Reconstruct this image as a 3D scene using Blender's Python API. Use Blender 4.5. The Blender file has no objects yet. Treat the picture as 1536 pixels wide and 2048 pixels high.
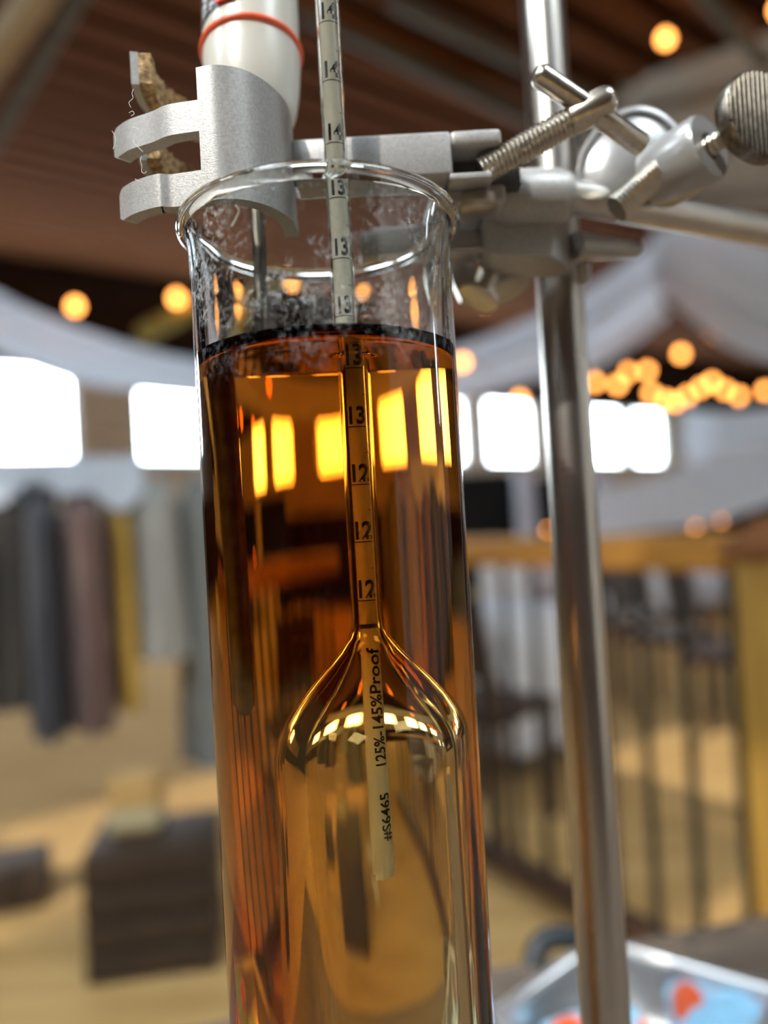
import bpy, bmesh, math, random
from mathutils import Vector, Matrix
from mathutils.geometry import delaunay_2d_cdt

random.seed(7)
SC = bpy.context.scene
COL = SC.collection
R_ = math.radians
PI = math.pi

# ------------------------------------------------------------------ camera
ZC = 1.18                      # lens height above the hall floor (m)
CAM = Vector((0.0098, -0.151, ZC))
FPX = 1500.0                   # focal length in pixels of the 1536 x 2048 frame
PITCH, ROLL = R_(0.93), R_(3.25)
_F = Vector((0, math.cos(PITCH), math.sin(PITCH)))
_U0 = Vector((0, -math.sin(PITCH), math.cos(PITCH)))
_R0 = Vector((1, 0, 0))
_R = _R0 * math.cos(ROLL) - _U0 * math.sin(ROLL)
_U = _R0 * math.sin(ROLL) + _U0 * math.cos(ROLL)
cd = bpy.data.cameras.new('camera')
cam = bpy.data.objects.new('camera', cd)
COL.objects.link(cam)
cam.matrix_world = Matrix(((_R.x, _U.x, -_F.x, CAM.x), (_R.y, _U.y, -_F.y, CAM.y),
                           (_R.z, _U.z, -_F.z, CAM.z), (0, 0, 0, 1)))
cd.sensor_fit = 'VERTICAL'
cd.sensor_height = 36.0
cd.lens = 36.0 * FPX / 2048.0
cd.clip_start, cd.clip_end = 0.01, 200
cd.dof.use_dof = True
cd.dof.focus_distance = 0.139
cd.dof.aperture_fstop = 5.8
SC.camera = cam

# ------------------------------------------------------------------ sky, sun, exposure
w = bpy.data.worlds.new('sky')
SC.world = w
w.use_nodes = True
bg = w.node_tree.nodes['Background']
bg.inputs[0].default_value = (0.80, 0.92, 1.0, 1)
bg.inputs[1].default_value = 18.5
sl = bpy.data.lights.new('sun', 'SUN')
sl.energy = 2.5
sl.angle = R_(1.0)
sl.color = (1.0, 0.93, 0.82)
sun = bpy.data.objects.new('sun', sl)
COL.objects.link(sun)
SUND = Vector((-0.42, -0.60, 0.68)).normalized()
sun.rotation_euler = SUND.to_track_quat('Z', 'Y').to_euler()
sun.location = (-8, -5, 8)

vs = SC.view_settings
vs.view_transform = 'Standard'
vs.look = 'None'
vs.gamma = 1.0
vs.exposure = 0.22
vs.use_curve_mapping = False
cy = SC.cycles
cy.max_bounces = 14
cy.transmission_bounces = 16
cy.glossy_bounces = 5
cy.diffuse_bounces = 3
cy.transparent_max_bounces = 16
cy.use_adaptive_sampling = True
cy.adaptive_threshold = 0.12
cy.adaptive_min_samples = 16
cy.caustics_refractive = True
cy.caustics_reflective = True
cy.blur_glossy = 0.3
cy.use_denoising = True

# ------------------------------------------------------------------ helpers
E1 = Vector((0.8, 0.6, 0))     # the hall is turned against the table: u runs along the window wall
E2 = Vector((-0.6, 0.8, 0))    # v runs towards the window wall


def uv(u, v, z=0.0):
    return E1 * u + E2 * v + Vector((0, 0, z))


def at(px, py, D):             # photo pixel and depth -> place in the hall
    return CAM + _F * D + _R * ((px - 768) / FPX * D) + _U * ((1024 - py) / FPX * D)


def ath(px, h, D):             # photo column, height above the lens, depth
    p = at(px, 1024, D)
    t = (ZC + h - 0.0014 - p.z) / _U.z
    return p + _U * t


class MB:
    def __init__(s):
        s.v, s.f, s.m = [], [], []

    def add(s, verts, faces, mi=0):
        b = len(s.v)
        s.v += [tuple(x) for x in verts]
        s.f += [tuple(b + i for i in f) for f in faces]
        s.m += [mi] * len(faces)
        return s

    def box(s, c, half, ax=(Vector((1, 0, 0)), Vector((0, 1, 0)), Vector((0, 0, 1))), mi=0, bev=0.0):
        c = Vector(c)
        if bev > 0:
            bm = bmesh.new()
            bmesh.ops.create_cube(bm, size=2.0)
            for q in bm.verts:
                q.co = Vector((q.co.x * half[0], q.co.y * half[1], q.co.z * half[2]))
            bmesh.ops.bevel(bm, geom=bm.edges[:], offset=bev, segments=3, affect='EDGES', profile=0.5)
            bm.verts.ensure_lookup_table()
            vs_ = [c + ax[0] * q.co.x + ax[1] * q.co.y + ax[2] * q.co.z for q in bm.verts]
            fs = [[q.index for q in f.verts] for f in bm.faces]
            bm.free()
            return s.add(vs_, fs, mi)
        vs_ = [c + ax[0] * (sx * half[0]) + ax[1] * (sy * half[1]) + ax[2] * (sz * half[2])
               for sx in (-1, 1) for sy in (-1, 1) for sz in (-1, 1)]
        return s.add(vs_, [(0, 1, 3, 2), (4, 6, 7, 5), (0, 4, 5, 1), (2, 3, 7, 6), (0, 2, 6, 4), (1, 5, 7, 3)], mi)

    def prism(s, a, b, mi=0):  # two matching loops
        n = len(a)
        fs = [tuple(range(n))[::-1], tuple(range(n, 2 * n))]
        fs += [(i, (i + 1) % n, n + (i + 1) % n, n + i) for i in range(n)]
        return s.add(list(a) + list(b), fs, mi)

    def tube(s, pts, r, n=16, cap=True, mi=0, sx=1.0):
        pts = [Vector(p) for p in pts]
        rs = r if isinstance(r, (list, tuple)) else [r] * len(pts)
        d0 = (pts[1] - pts[0]).normalized()
        x = d0.orthogonal().normalized()
        vs_, fs = [], []
        for i, p in enumerate(pts):
            d = (pts[min(i + 1, len(pts) - 1)] - pts[max(i - 1, 0)]).normalized()
            x = (x - d * x.dot(d)).normalized()
            y = d.cross(x)
            for k in range(n):
                a = 2 * PI * k / n
                vs_.append(p + x * (math.cos(a) * rs[i] * sx) + y * (math.sin(a) * rs[i]))
        for i in range(len(pts) - 1):
            for k in range(n):
                k2 = (k + 1) % n
                fs.append((i * n + k, i * n + k2, (i + 1) * n + k2, (i + 1) * n + k))
        if cap:
            fs.append(tuple(range(n))[::-1])
            fs.append(tuple(range((len(pts) - 1) * n, len(pts) * n)))
        return s.add(vs_, fs, mi)

    def lathe(s, prof, o=(0, 0, 0), axis=(0, 0, 1), n=64, closed=False, mi=0, mfun=None, xdir=None):
        o, ax = Vector(o), Vector(axis).normalized()
        x = Vector(xdir).normalized() if xdir else ax.orthogonal().normalized()
        y = ax.cross(x)
        b = len(s.v)
        rows = []
        for (r, z) in prof:
            if r < 1e-9:
                s.v.append(tuple(o + ax * z))
                rows.append([len(s.v) - 1] * n)
            else:
                row = []
                for k in range(n):
                    a = 2 * PI * k / n
                    s.v.append(tuple(o + ax * z + x * (math.cos(a) * r) + y * (math.sin(a) * r)))
                    row.append(len(s.v) - 1)
                rows.append(row)
        m = len(prof)
        for i in range(m if closed else m - 1):
            j = (i + 1) % m
            zi = mfun(prof[i], prof[j]) if mfun else mi
            for k in range(n):
                k2 = (k + 1) % n
                q = [rows[i][k], rows[i][k2], rows[j][k2], rows[j][k]]
                q2 = [v for t, v in enumerate(q) if v not in q[:t]]
                if len(q2) >= 3:
                    s.f.append(tuple(q2))
                    s.m.append(zi)
        return s

    def sweep(s, path, ups, thick, z0, z1, mi=0):
        """upright plate that follows a path seen from above: inner side offset by thick"""
        n = len(path)
        outl, inl = [], []
        for i, p in enumerate(path):
            d = (path[min(i + 1, n - 1)] - path[max(i - 1, 0)])
            d.z = 0
            d.normalize()
            nn = Vector((-d.y, d.x, 0)) * thick
            outl.append(Vector((p.x, p.y, 0)))
            inl.append(Vector((p.x, p.y, 0)) + nn)
        f0 = z0 if callable(z0) else (lambda t: z0)
        f1 = z1 if callable(z1) else (lambda t: z1)
        vs_ = []
        for i in range(n):
            t = i / (n - 1)
            a, b = f0(t), f1(t)
            vs_ += [outl[i] + Vector((0, 0, a)), outl[i] + Vector((0, 0, b)), inl[i] + Vector((0, 0, b)), inl[i] + Vector((0, 0, a))]
        fs = []
        for i in range(n - 1):
            for k in range(4):
                k2 = (k + 1) % 4
                fs.append((i * 4 + k, i * 4 + k2, (i + 1) * 4 + k2, (i + 1) * 4 + k))
        fs += [(3, 2, 1, 0), (4 * n - 4, 4 * n - 3, 4 * n - 2, 4 * n - 1)]
        return s.add(vs_, fs, mi)

    def sheet(s, grid, thick=0.0, mi=0):
        """rows of points -> cloth; a second skin gives it thickness"""
        nr, nc = len(grid), len(grid[0])
        P = [[Vector(p) for p in row] for row in grid]
        vs_ = [p for row in P for p in row]
        fs = [(r * nc + c, r * nc + c + 1, (r + 1) * nc + c + 1, (r + 1) * nc + c) for r in range(nr - 1) for c in range(nc - 1)]
        if thick > 0:
            N = nr * nc
            for r in range(nr):
                for c in range(nc):
                    a = P[min(r + 1, nr - 1)][c] - P[max(r - 1, 0)][c]
                    b = P[r][min(c + 1, nc - 1)] - P[r][max(c - 1, 0)]
                    k = a.cross(b)
                    vs_.append(P[r][c] + (k.normalized() if k.length > 1e-12 else Vector((0, 1, 0))) * thick)
            fs += [tuple(N + i for i in f[::-1]) for f in fs]
            rim = [c for c in range(nc)] + [r * nc + nc - 1 for r in range(1, nr)] + \
                  [(nr - 1) * nc + c for c in range(nc - 2, -1, -1)] + [r * nc for r in range(nr - 2, 0, -1)]
            for i, a in enumerate(rim):
                b = rim[(i + 1) % len(rim)]
                fs.append((b, a, a + N, b + N))
        return s.add(vs_, fs, mi)

    def ball(s, c, r, n=16, k=10, mi=0, sc=(1, 1, 1)):
        prof = [(math.sin(PI * i / k) * r, -math.cos(PI * i / k) * r) for i in range(k + 1)]
        prof[0] = (0, -r)
        prof[-1] = (0, r)
        b = len(s.v)
        s.lathe(prof, (0, 0, 0), (0, 0, 1), n, mi=mi)
        c = Vector(c)
        for i in range(b, len(s.v)):
            q = s.v[i]
            s.v[i] = (c.x + q[0] * sc[0], c.y + q[1] * sc[1], c.z + q[2] * sc[2])
        return s

    def mesh(s, name, mats, smooth=35, recalc=True):
        me = bpy.data.meshes.new(name)
        me.from_pydata(s.v, [], s.f)
        for m in (mats if isinstance(mats, (list, tuple)) else [mats]):
            me.materials.append(m)
        me.polygons.foreach_set('material_index', s.m)
        if recalc:
            bm = bmesh.new()
            bm.from_mesh(me)
            bmesh.ops.recalc_face_normals(bm, faces=bm.faces[:])
            bm.to_mesh(me)
            bm.free()
        if smooth:
            me.polygons.foreach_set('use_smooth', [True] * len(me.polygons))
            me.set_sharp_from_angle(angle=R_(smooth))
        me.update()
        return me

    def build(s, name, mats, parent=None, smooth=35, recalc=True, origin=None):
        if origin is None and parent is None:
            xs = [q[0] for q in s.v]; ys = [q[1] for q in s.v]; zs = [q[2] for q in s.v]
            origin = Vector(((min(xs) + max(xs)) / 2, (min(ys) + max(ys)) / 2, min(zs)))
        if parent is not None:
            origin = wloc(parent)
        s.v = [tuple(Vector(q) - origin) for q in s.v]
        o = bpy.data.objects.new(name, s.mesh(name, mats, smooth, recalc))
        COL.objects.link(o)
        if parent is not None:
            o.parent = parent
        else:
            o.location = origin
        return o


def wloc(o):
    p = Vector(o.location)
    while o.parent:
        o = o.parent
        p += Vector(o.location)
    return p


def empty(name, loc):
    o = bpy.data.objects.new(name, None)
    o.empty_display_size = 0.02
    COL.objects.link(o)
    o.location = loc
    return o


def tag(o, label=None, cat=None, group=None, kind=None):
    if label:
        o['label'] = label
    if cat:
        o['category'] = cat
    if group:
        o['group'] = group
    if kind:
        o['kind'] = kind
    return o


def thing(name, loc, label, cat, group=None):
    return tag(empty(name, loc), label, cat, group)


# ------------------------------------------------------------------ materials
def mat(name):
    m = bpy.data.materials.new(name)
    m.use_nodes = True
    nt = m.node_tree
    nt.nodes.clear()
    out = nt.nodes.new('ShaderNodeOutputMaterial')
    return m, nt, out


def pbr(name, col, rough=0.5, metal=0.0, var=0.0, vscale=20.0, bump=0.0, bscale=60.0, col2=None, stretch=(1, 1, 1), spec=0.5, coat=0.0, trans=0.0, sheen=0.0):
    m, nt, out = mat(name)
    b = nt.nodes.new('ShaderNodeBsdfPrincipled')
    b.inputs['Base Color'].default_value = (*col, 1)
    b.inputs['Roughness'].default_value = rough
    b.inputs['Metallic'].default_value = metal
    b.inputs['Specular IOR Level'].default_value = spec
    b.inputs['Coat Weight'].default_value = coat
    b.inputs['Sheen Weight'].default_value = sheen
    L = nt.links
    L.new(b.outputs[0], out.inputs[0])
    if var > 0 or bump > 0 or col2:
        tc = nt.nodes.new('ShaderNodeTexCoord')
        mp = nt.nodes.new('ShaderNodeMapping')
        mp.inputs['Scale'].default_value = stretch
        L.new(tc.outputs['Object'], mp.inputs[0])
    if var > 0 or col2:
        no = nt.nodes.new('ShaderNodeTexNoise')
        no.inputs['Scale'].default_value = vscale
        no.inputs['Detail'].default_value = 5
        L.new(mp.outputs[0], no.inputs['Vector'])
        rp = nt.nodes.new('ShaderNodeValToRGB')
        c2 = col2 or tuple(c * (1 - var) for c in col)
        rp.color_ramp.elements[0].position = 0.35
        rp.color_ramp.elements[1].position = 0.65
        rp.color_ramp.elements[0].color = (*c2, 1)
        rp.color_ramp.elements[1].color = (*col, 1)
        L.new(no.outputs[0], rp.inputs[0])
        L.new(rp.outputs[0], b.inputs['Base Color'])
    if bump > 0:
        n2 = nt.nodes.new('ShaderNodeTexNoise')
        n2.inputs['Scale'].default_value = bscale
        n2.inputs['Detail'].default_value = 4
        L.new(mp.outputs[0], n2.inputs['Vector'])
        bu = nt.nodes.new('ShaderNodeBump')
        bu.inputs['Strength'].default_value = bump
        bu.inputs['Distance'].default_value = 0.0005
        L.new(n2.outputs[0], bu.inputs['Height'])
        L.new(bu.outputs[0], b.inputs['Normal'])
    if trans > 0:
        tr = nt.nodes.new('ShaderNodeBsdfTranslucent')
        tr.inputs[0].default_value = (*col, 1)
        mx = nt.nodes.new('ShaderNodeMixShader')
        mx.inputs[0].default_value = trans
        L.new(b.outputs[0], mx.inputs[1])
        L.new(tr.outputs[0], mx.inputs[2])
        L.new(mx.outputs[0], out.inputs[0])
    return m


def emit(name, col, s):
    m, nt, out = mat(name)
    e = nt.nodes.new('ShaderNodeEmission')
    e.inputs[0].default_value = (*col, 1)
    e.inputs[1].default_value = s
    nt.links.new(e.outputs[0], out.inputs[0])
    return m


def glass(name, ior, col=(0.985, 0.995, 0.99), residue=0.0):
    m, nt, out = mat(name)
    g = nt.nodes.new('ShaderNodeBsdfGlass')
    g.inputs['Color'].default_value = (*col, 1)
    g.inputs['Roughness'].default_value = 0.0
    g.inputs['IOR'].default_value = ior
    L = nt.links
    if residue <= 0:
        L.new(g.outputs[0], out.inputs[0])
        return m
    # dried splashes and wipe marks: a thin matt film in patches
    tc = nt.nodes.new('ShaderNodeTexCoord')
    n1 = nt.nodes.new('ShaderNodeTexNoise')
    n1.inputs['Scale'].default_value = 90
    n1.inputs['Detail'].default_value = 8
    n1.inputs['Roughness'].default_value = 0.75
    n2 = nt.nodes.new('ShaderNodeTexNoise')
    n2.inputs['Scale'].default_value = 900
    n2.inputs['Detail'].default_value = 4
    L.new(tc.outputs['Object'], n1.inputs['Vector'])
    L.new(tc.outputs['Object'], n2.inputs['Vector'])
    r1 = nt.nodes.new('ShaderNodeMapRange')
    r1.inputs[1].default_value, r1.inputs[2].default_value = 0.47, 0.72
    L.new(n1.outputs[0], r1.inputs[0])
    r2 = nt.nodes.new('ShaderNodeMapRange')
    r2.inputs[1].default_value, r2.inputs[2].default_value = 0.45, 0.75
    L.new(n2.outputs[0], r2.inputs[0])
    mu = nt.nodes.new('ShaderNodeMath')
    mu.operation = 'MULTIPLY'
    L.new(r1.outputs[0], mu.inputs[0])
    L.new(r2.outputs[0], mu.inputs[1])
    sx = nt.nodes.new('ShaderNodeSeparateXYZ')
    L.new(tc.outputs['Object'], sx.inputs[0])
    up = nt.nodes.new('ShaderNodeMapRange')     # the wiped-up film sits above the filling line
    up.inputs[1].default_value, up.inputs[2].default_value = 0.306, 0.318
    up.inputs[3].default_value, up.inputs[4].default_value = 0.008, 1.0
    L.new(sx.outputs[2], up.inputs[0])
    m2 = nt.nodes.new('ShaderNodeMath')
    m2.operation = 'MULTIPLY'
    L.new(mu.outputs[0], m2.inputs[0])
    L.new(up.outputs[0], m2.inputs[1])
    m3 = nt.nodes.new('ShaderNodeMath')
    m3.operation = 'MULTIPLY'
    m3.inputs[1].default_value = residue
    L.new(m2.outputs[0], m3.inputs[0])
    df = nt.nodes.new('ShaderNodeBsdfDiffuse')
    df.inputs[0].default_value = (0.8, 0.83, 0.86, 1)
    mx = nt.nodes.new('ShaderNodeMixShader')
    L.new(m3.outputs[0], mx.inputs[0])
    L.new(g.outputs[0], mx.inputs[1])
    L.new(df.outputs[0], mx.inputs[2])
    L.new(mx.outputs[0], out.inputs[0])
    return m


N_G, N_L = 1.47, 1.36
M = {}
M['glass'] = glass('laboratory_glass', N_G, residue=0.8)
M['glass_clean'] = glass('clear_glass', N_G)
M['glass_wet'] = glass('glass_against_whiskey', N_G / N_L)


def amber_volume(nt, out):
    va = nt.nodes.new('ShaderNodeVolumeAbsorption')
    va.inputs['Color'].default_value = (0.91, 0.63, 0.05, 1)
    va.inputs['Density'].default_value = 112.0
    nt.links.new(va.outputs[0], out.inputs['Volume'])


m, nt, out = mat('whiskey_surface')
g = nt.nodes.new('ShaderNodeBsdfGlass')
g.inputs['IOR'].default_value = N_L
g.inputs['Roughness'].default_value = 0
nt.links.new(g.outputs[0], out.inputs[0])
amber_volume(nt, out)
M['whiskey_top'] = m
m.cycles.homogeneous_volume = True
m, nt, out = mat('whiskey_against_glass')
g = nt.nodes.new('ShaderNodeBsdfTransparent')
nt.links.new(g.outputs[0], out.inputs[0])
amber_volume(nt, out)
M['whiskey_side'] = m
m.cycles.homogeneous_volume = True

M['paint'] = pbr('silver_grey_enamel', (0.45, 0.44, 0.425), 0.40, 0.30, var=0.22, vscale=1800, bump=0.10, bscale=3000)
M['paint_gloss'] = pbr('glossy_grey_enamel', (0.36, 0.36, 0.36), 0.28, 0.30, bump=0.06, bscale=500)
M['steel'] = pbr('brushed_steel', (0.60, 0.56, 0.51), 0.30, 1.0, var=0.10, vscale=120, stretch=(1, 1, 0.02))
M['probe'] = pbr('dull_probe_steel', (0.20, 0.18, 0.15), 0.35, 1.0, var=0.3, vscale=300)
M['grip'] = pbr('dark_worn_steel', (0.26, 0.23, 0.19), 0.33, 1.0, var=0.45, vscale=700)
M['bolt'] = pbr('nickel_plated_steel', (0.60, 0.55, 0.47), 0.30, 1.0, var=0.18, vscale=900, bump=0.08, bscale=900)
M['pin'] = pbr('dull_steel_rivet', (0.40, 0.37, 0.33), 0.4, 0.9)
M['cork'] = pbr('cork', (0.62, 0.42, 0.20), 0.9, 0, vscale=900, col2=(0.16, 0.09, 0.035), bump=1.0, bscale=1500)
M['hole_shade'] = pbr('painted_socket_shade', (0.05, 0.05, 0.05), 0.7)  # near-black colour stands in for the shade inside the socket
M['paper'] = pbr('scale_paper', (0.88, 0.84, 0.73), 0.8, var=0.10, vscale=900, trans=0.5)
M['ink'] = pbr('black_ink', (0.012, 0.012, 0.014), 0.7)
M['plastic'] = pbr('pale_grey_plastic', (0.62, 0.60, 0.53), 0.35, coat=0.2)
M['ring'] = pbr('orange_rubber_ring', (0.85, 0.13, 0.05), 0.4)
M['panel'] = pbr('slate_panel', (0.035, 0.045, 0.055), 0.4)
M['button'] = pbr('red_button', (0.75, 0.06, 0.03), 0.3)
M['white_print'] = pbr('white_print', (0.8, 0.8, 0.8), 0.6)
M['lead'] = pbr('lead_shot', (0.12, 0.12, 0.13), 0.5, 0.8)
M['lint'] = pbr('lint', (0.7, 0.7, 0.7), 0.8)
M['table'] = pbr('dark_walnut_table', (0.15, 0.115, 0.085), 0.6, vscale=6, col2=(0.11, 0.08, 0.06), stretch=(1, 10, 1), spec=0.2)
M['rail_wood'] = pbr('honey_oak_rail', (0.52, 0.25, 0.05), 0.45, vscale=5, col2=(0.40, 0.18, 0.035), stretch=(1, 1, 8))
M['post_wood'] = pbr('golden_oak_post', (0.45, 0.27, 0.05), 0.5, vscale=5, col2=(0.36, 0.20, 0.04), stretch=(6, 6, 1))
M['cap_wood'] = pbr('red_brown_post_cap', (0.22, 0.085, 0.03), 0.5)
M['iron'] = pbr('dark_iron', (0.02, 0.021, 0.02), 0.5, 0.3)
M['floor'] = pbr('sunlit_floor_boards', (0.68, 0.43, 0.17), 0.85, vscale=3, col2=(0.55, 0.33, 0.12), stretch=(0.6, 5, 1), spec=0.15)
M['wall'] = pbr('pale_plaster', (0.84, 0.82, 0.78), 0.9, var=0.08, vscale=2)
M['gable'] = pbr('dark_gable_boards', (0.045, 0.024, 0.018), 0.9, var=0.3, vscale=2, spec=0.05)
M['roof'] = pbr('roof_deck', (0.030, 0.014, 0.010), 0.9, spec=0.05)
M['board'] = pbr('rust_brown_roof_board', (0.17, 0.070, 0.032), 0.9, vscale=1.6, col2=(0.09, 0.035, 0.017), spec=0.05)
M['beam'] = pbr('weathered_beam', (0.42, 0.33, 0.22), 0.8, var=0.2, vscale=3)
M['olive_beam'] = pbr('olive_yellow_brace', (0.50, 0.45, 0.12), 0.7)
M['grey_pipe'] = pbr('grey_green_conduit', (0.12, 0.125, 0.11), 0.6)
M['white_cloth'] = pbr('white_cloth', (0.86, 0.89, 0.94), 0.9, var=0.05, vscale=3, trans=0.55)
M['table_cloth'] = pbr('white_linen', (0.82, 0.85, 0.92), 0.9)
M['frame'] = pbr('window_frame_paint', (0.55, 0.56, 0.55), 0.6)
M['black_cloth'] = pbr('black_curtain', (0.012, 0.013, 0.016), 0.9)
M['pillar'] = pbr('pale_blue_pillar', (0.62, 0.66, 0.78), 0.8)
M['dark_wood'] = pbr('dark_stained_wood', (0.07, 0.035, 0.022), 0.5, var=0.3, vscale=8)
M['china'] = pbr('white_china', (0.85, 0.87, 0.88), 0.25)
M['navy'] = pbr('navy_wool', (0.022, 0.024, 0.035), 0.95, sheen=0.2)
M['mauve'] = pbr('mauve_brown_wool', (0.17, 0.10, 0.085), 0.95, sheen=0.2)
M['grey_cloth'] = pbr('grey_canvas', (0.20, 0.20, 0.185), 0.95, var=0.1, vscale=4)
M['light_grey'] = pbr('light_grey_linen', (0.60, 0.58, 0.53), 0.95, var=0.1, vscale=4)
M['linen'] = pbr('pale_grey_linen_shirt', (0.40, 0.385, 0.35), 0.95, var=0.1, vscale=4)
M['charcoal'] = pbr('charcoal_cloth', (0.035, 0.030, 0.026), 0.95)
M['mustard'] = pbr('mustard_cloth', (0.45, 0.27, 0.05), 0.95)
M['cardboard'] = pbr('cardboard', (0.62, 0.38, 0.13), 0.8)
M['paper_band'] = pbr('pale_paper_band', (0.62, 0.52, 0.30), 0.8)
M['crate'] = pbr('dark_brown_crate', (0.055, 0.032, 0.018), 0.7, var=0.25, vscale=6)
M['tray'] = pbr('stainless_tray', (0.60, 0.60, 0.60), 0.32, 0.9)
M['rubber'] = pbr('black_rubber', (0.02, 0.024, 0.027), 0.5)
M['copper_wire'] = pbr('dark_cable', (0.02, 0.02, 0.02), 0.7)
M['bulb'] = emit('warm_bulb', (1.0, 0.36, 0.075), 9.5)
M['bulb'].cycles.emission_sampling = 'NONE'
M['socket'] = pbr('bulb_socket', (0.02, 0.02, 0.02), 0.6)

m, nt, out = mat('window_pane')      # thin clear pane: most light straight through, a little mirrored
t = nt.nodes.new('ShaderNodeBsdfTransparent')
gl = nt.nodes.new('ShaderNodeBsdfGlossy')
gl.inputs['Roughness'].default_value = 0.02
mx = nt.nodes.new('ShaderNodeMixShader')
mx.inputs[0].default_value = 0.06
nt.links.new(t.outputs[0], mx.inputs[1])
nt.links.new(gl.outputs[0], mx.inputs[2])
nt.links.new(mx.outputs[0], out.inputs[0])
M['pane'] = m

m, nt, out = mat('printed_foil')     # printed packet: sky blue with red, orange and white fields
tc = nt.nodes.new('ShaderNodeTexCoord')
no = nt.nodes.new('ShaderNodeTexNoise')
no.inputs['Scale'].default_value = 17
no.inputs['Detail'].default_value = 0.5
rp = nt.nodes.new('ShaderNodeValToRGB')
rp.color_ramp.interpolation = 'CONSTANT'
els = rp.color_ramp.elements
els[0].position, els[0].color = 0.0, (0.75, 0.12, 0.04, 1)
els[1].position, els[1].color = 0.40, (0.30, 0.58, 0.80, 1)
for p_, c_ in ((0.56, (0.75, 0.10, 0.07, 1)), (0.60, (0.8, 0.75, 0.7, 1)), (0.65, (0.75, 0.18, 0.03, 1))):
    e_ = els.new(p_)
    e_.color = c_
b = nt.nodes.new('ShaderNodeBsdfPrincipled')
b.inputs['Roughness'].default_value = 0.3
nt.links.new(tc.outputs['Object'], no.inputs['Vector'])
nt.links.new(no.outputs[0], rp.inputs[0])
nt.links.new(rp.outputs[0], b.inputs['Base Color'])
nt.links.new(b.outputs[0], out.inputs[0])
M['foil'] = m

# ------------------------------------------------------------------ the hall
U0, U1, V0, V1 = -5.0, 22.5, -2.7, 10.9


def ceil_z(v):
    return 3.98 + 0.1 * v


fl = MB()
fl.prism([uv(U0, V0, -0.1), uv(U1, V0, -0.1), uv(U1, V1, -0.1), uv(U0, V1, -0.1)],
         [uv(U0, V0, 0), uv(U1, V0, 0), uv(U1, V1, 0), uv(U0, V1, 0)])
tag(fl.build('floor', M['floor'], smooth=0), 'golden brown wooden floor of the hall', 'floor', kind='structure')

# unseen skylights added to light the table and floor: (u0, u1, v0, v1)
SKY_FILL = [(-3.5, -1.9, -1.6, -0.2), (-1.7, -0.5, -0.05, 0.85), (-4.1, -2.5, 1.0, 2.0), (0.1, 1.6, -2.45, -1.35)]
ce = MB()
ub_ = sorted({U0 - 0.3, U1 + 0.3} | {q for k_ in SKY_FILL for q in k_[:2]})
vb_ = sorted({V0 - 0.3, V1 + 0.3} | {q for k_ in SKY_FILL for q in k_[2:]})
for i in range(len(ub_) - 1):
    for j in range(len(vb_) - 1):
        um, vm = (ub_[i] + ub_[i + 1]) / 2, (vb_[j] + vb_[j + 1]) / 2
        if any(k_[0] < um < k_[1] and k_[2] < vm < k_[3] for k_ in SKY_FILL):
            continue
        a = [uv(p, q, ceil_z(q) + 0.06) for p, q in ((ub_[i], vb_[j]), (ub_[i + 1], vb_[j]), (ub_[i + 1], vb_[j + 1]), (ub_[i], vb_[j + 1]))]
        ce.prism(a, [p + Vector((0, 0, 0.1)) for p in a])
ceiling = tag(ce.build('ceiling', M['roof'], smooth=0), 'dark boarded roof of the hall', 'ceiling', kind='structure')
bme = MB().box((0, 0, 0), (0.5, 0.10, 0.04)).mesh('board', M['board'], 0)
v = V0 + 0.2
co = wloc(ceiling)
while v < V1 - 0.1:
    cuts_ = sorted((k_[0] - 0.02, k_[1] + 0.02) for k_ in SKY_FILL if k_[2] - 0.12 < v < k_[3] + 0.12)
    u_ = U0
    for (c0_, c1_) in cuts_ + [(U1, None)]:
        if c0_ - u_ > 0.1:
            o = bpy.data.objects.new('board', bme)
            COL.objects.link(o)
            o.parent = ceiling
            o.location = uv((u_ + c0_) / 2, v, ceil_z(v) + 0.018) - co
            o.rotation_euler.z = math.atan2(0.6, 0.8)
            o.scale.x = c0_ - u_
        u_ = c1_
    v += 0.36

# window wall
WIN = [(-1.0, 0.4), (1.30, 2.85), (3.72, 5.1), (6.4, 7.8), (9.0, 10.38), (11.0, 12.35), (14.4, 15.6), (16.05, 17.3), (19.0, 20.4)]
WZ0, WZ1 = 2.30, 3.66
T = 0.16


def wall_piece(mb, ua, ub, va, vb, za, zb):
    """box in hall coordinates; zb None = up to the roof"""
    top = [(ua, va), (ub, va), (ub, vb), (ua, vb)]
    mb.prism([uv(p, q, za) for p, q in top], [uv(p, q, ceil_z(q) + 0.05 if zb is None else zb) for p, q in top])


wf = MB()
edges = [U0] + [e for a_ in WIN for e in a_] + [U1]
for i in range(0, len(edges), 2):
    wall_piece(wf, edges[i], edges[i + 1], V1, V1 + T, WZ0, WZ1)
wall_piece(wf, U0, U1, V1, V1 + T, 1.6, WZ0)
wn_ = MB()
wall_piece(wn_, U0, U1, V1 - 0.03, V1 + T, 0, 1.6)
tag(wn_.build('wall_wainscot', M['gable'], smooth=0), 'dark wooden wainscot under the windows', 'wall', kind='structure')
tag(wf.build('wall_far', M['wall'], smooth=0), 'pale plaster wall with a row of high bright windows', 'wall', kind='structure')

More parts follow.
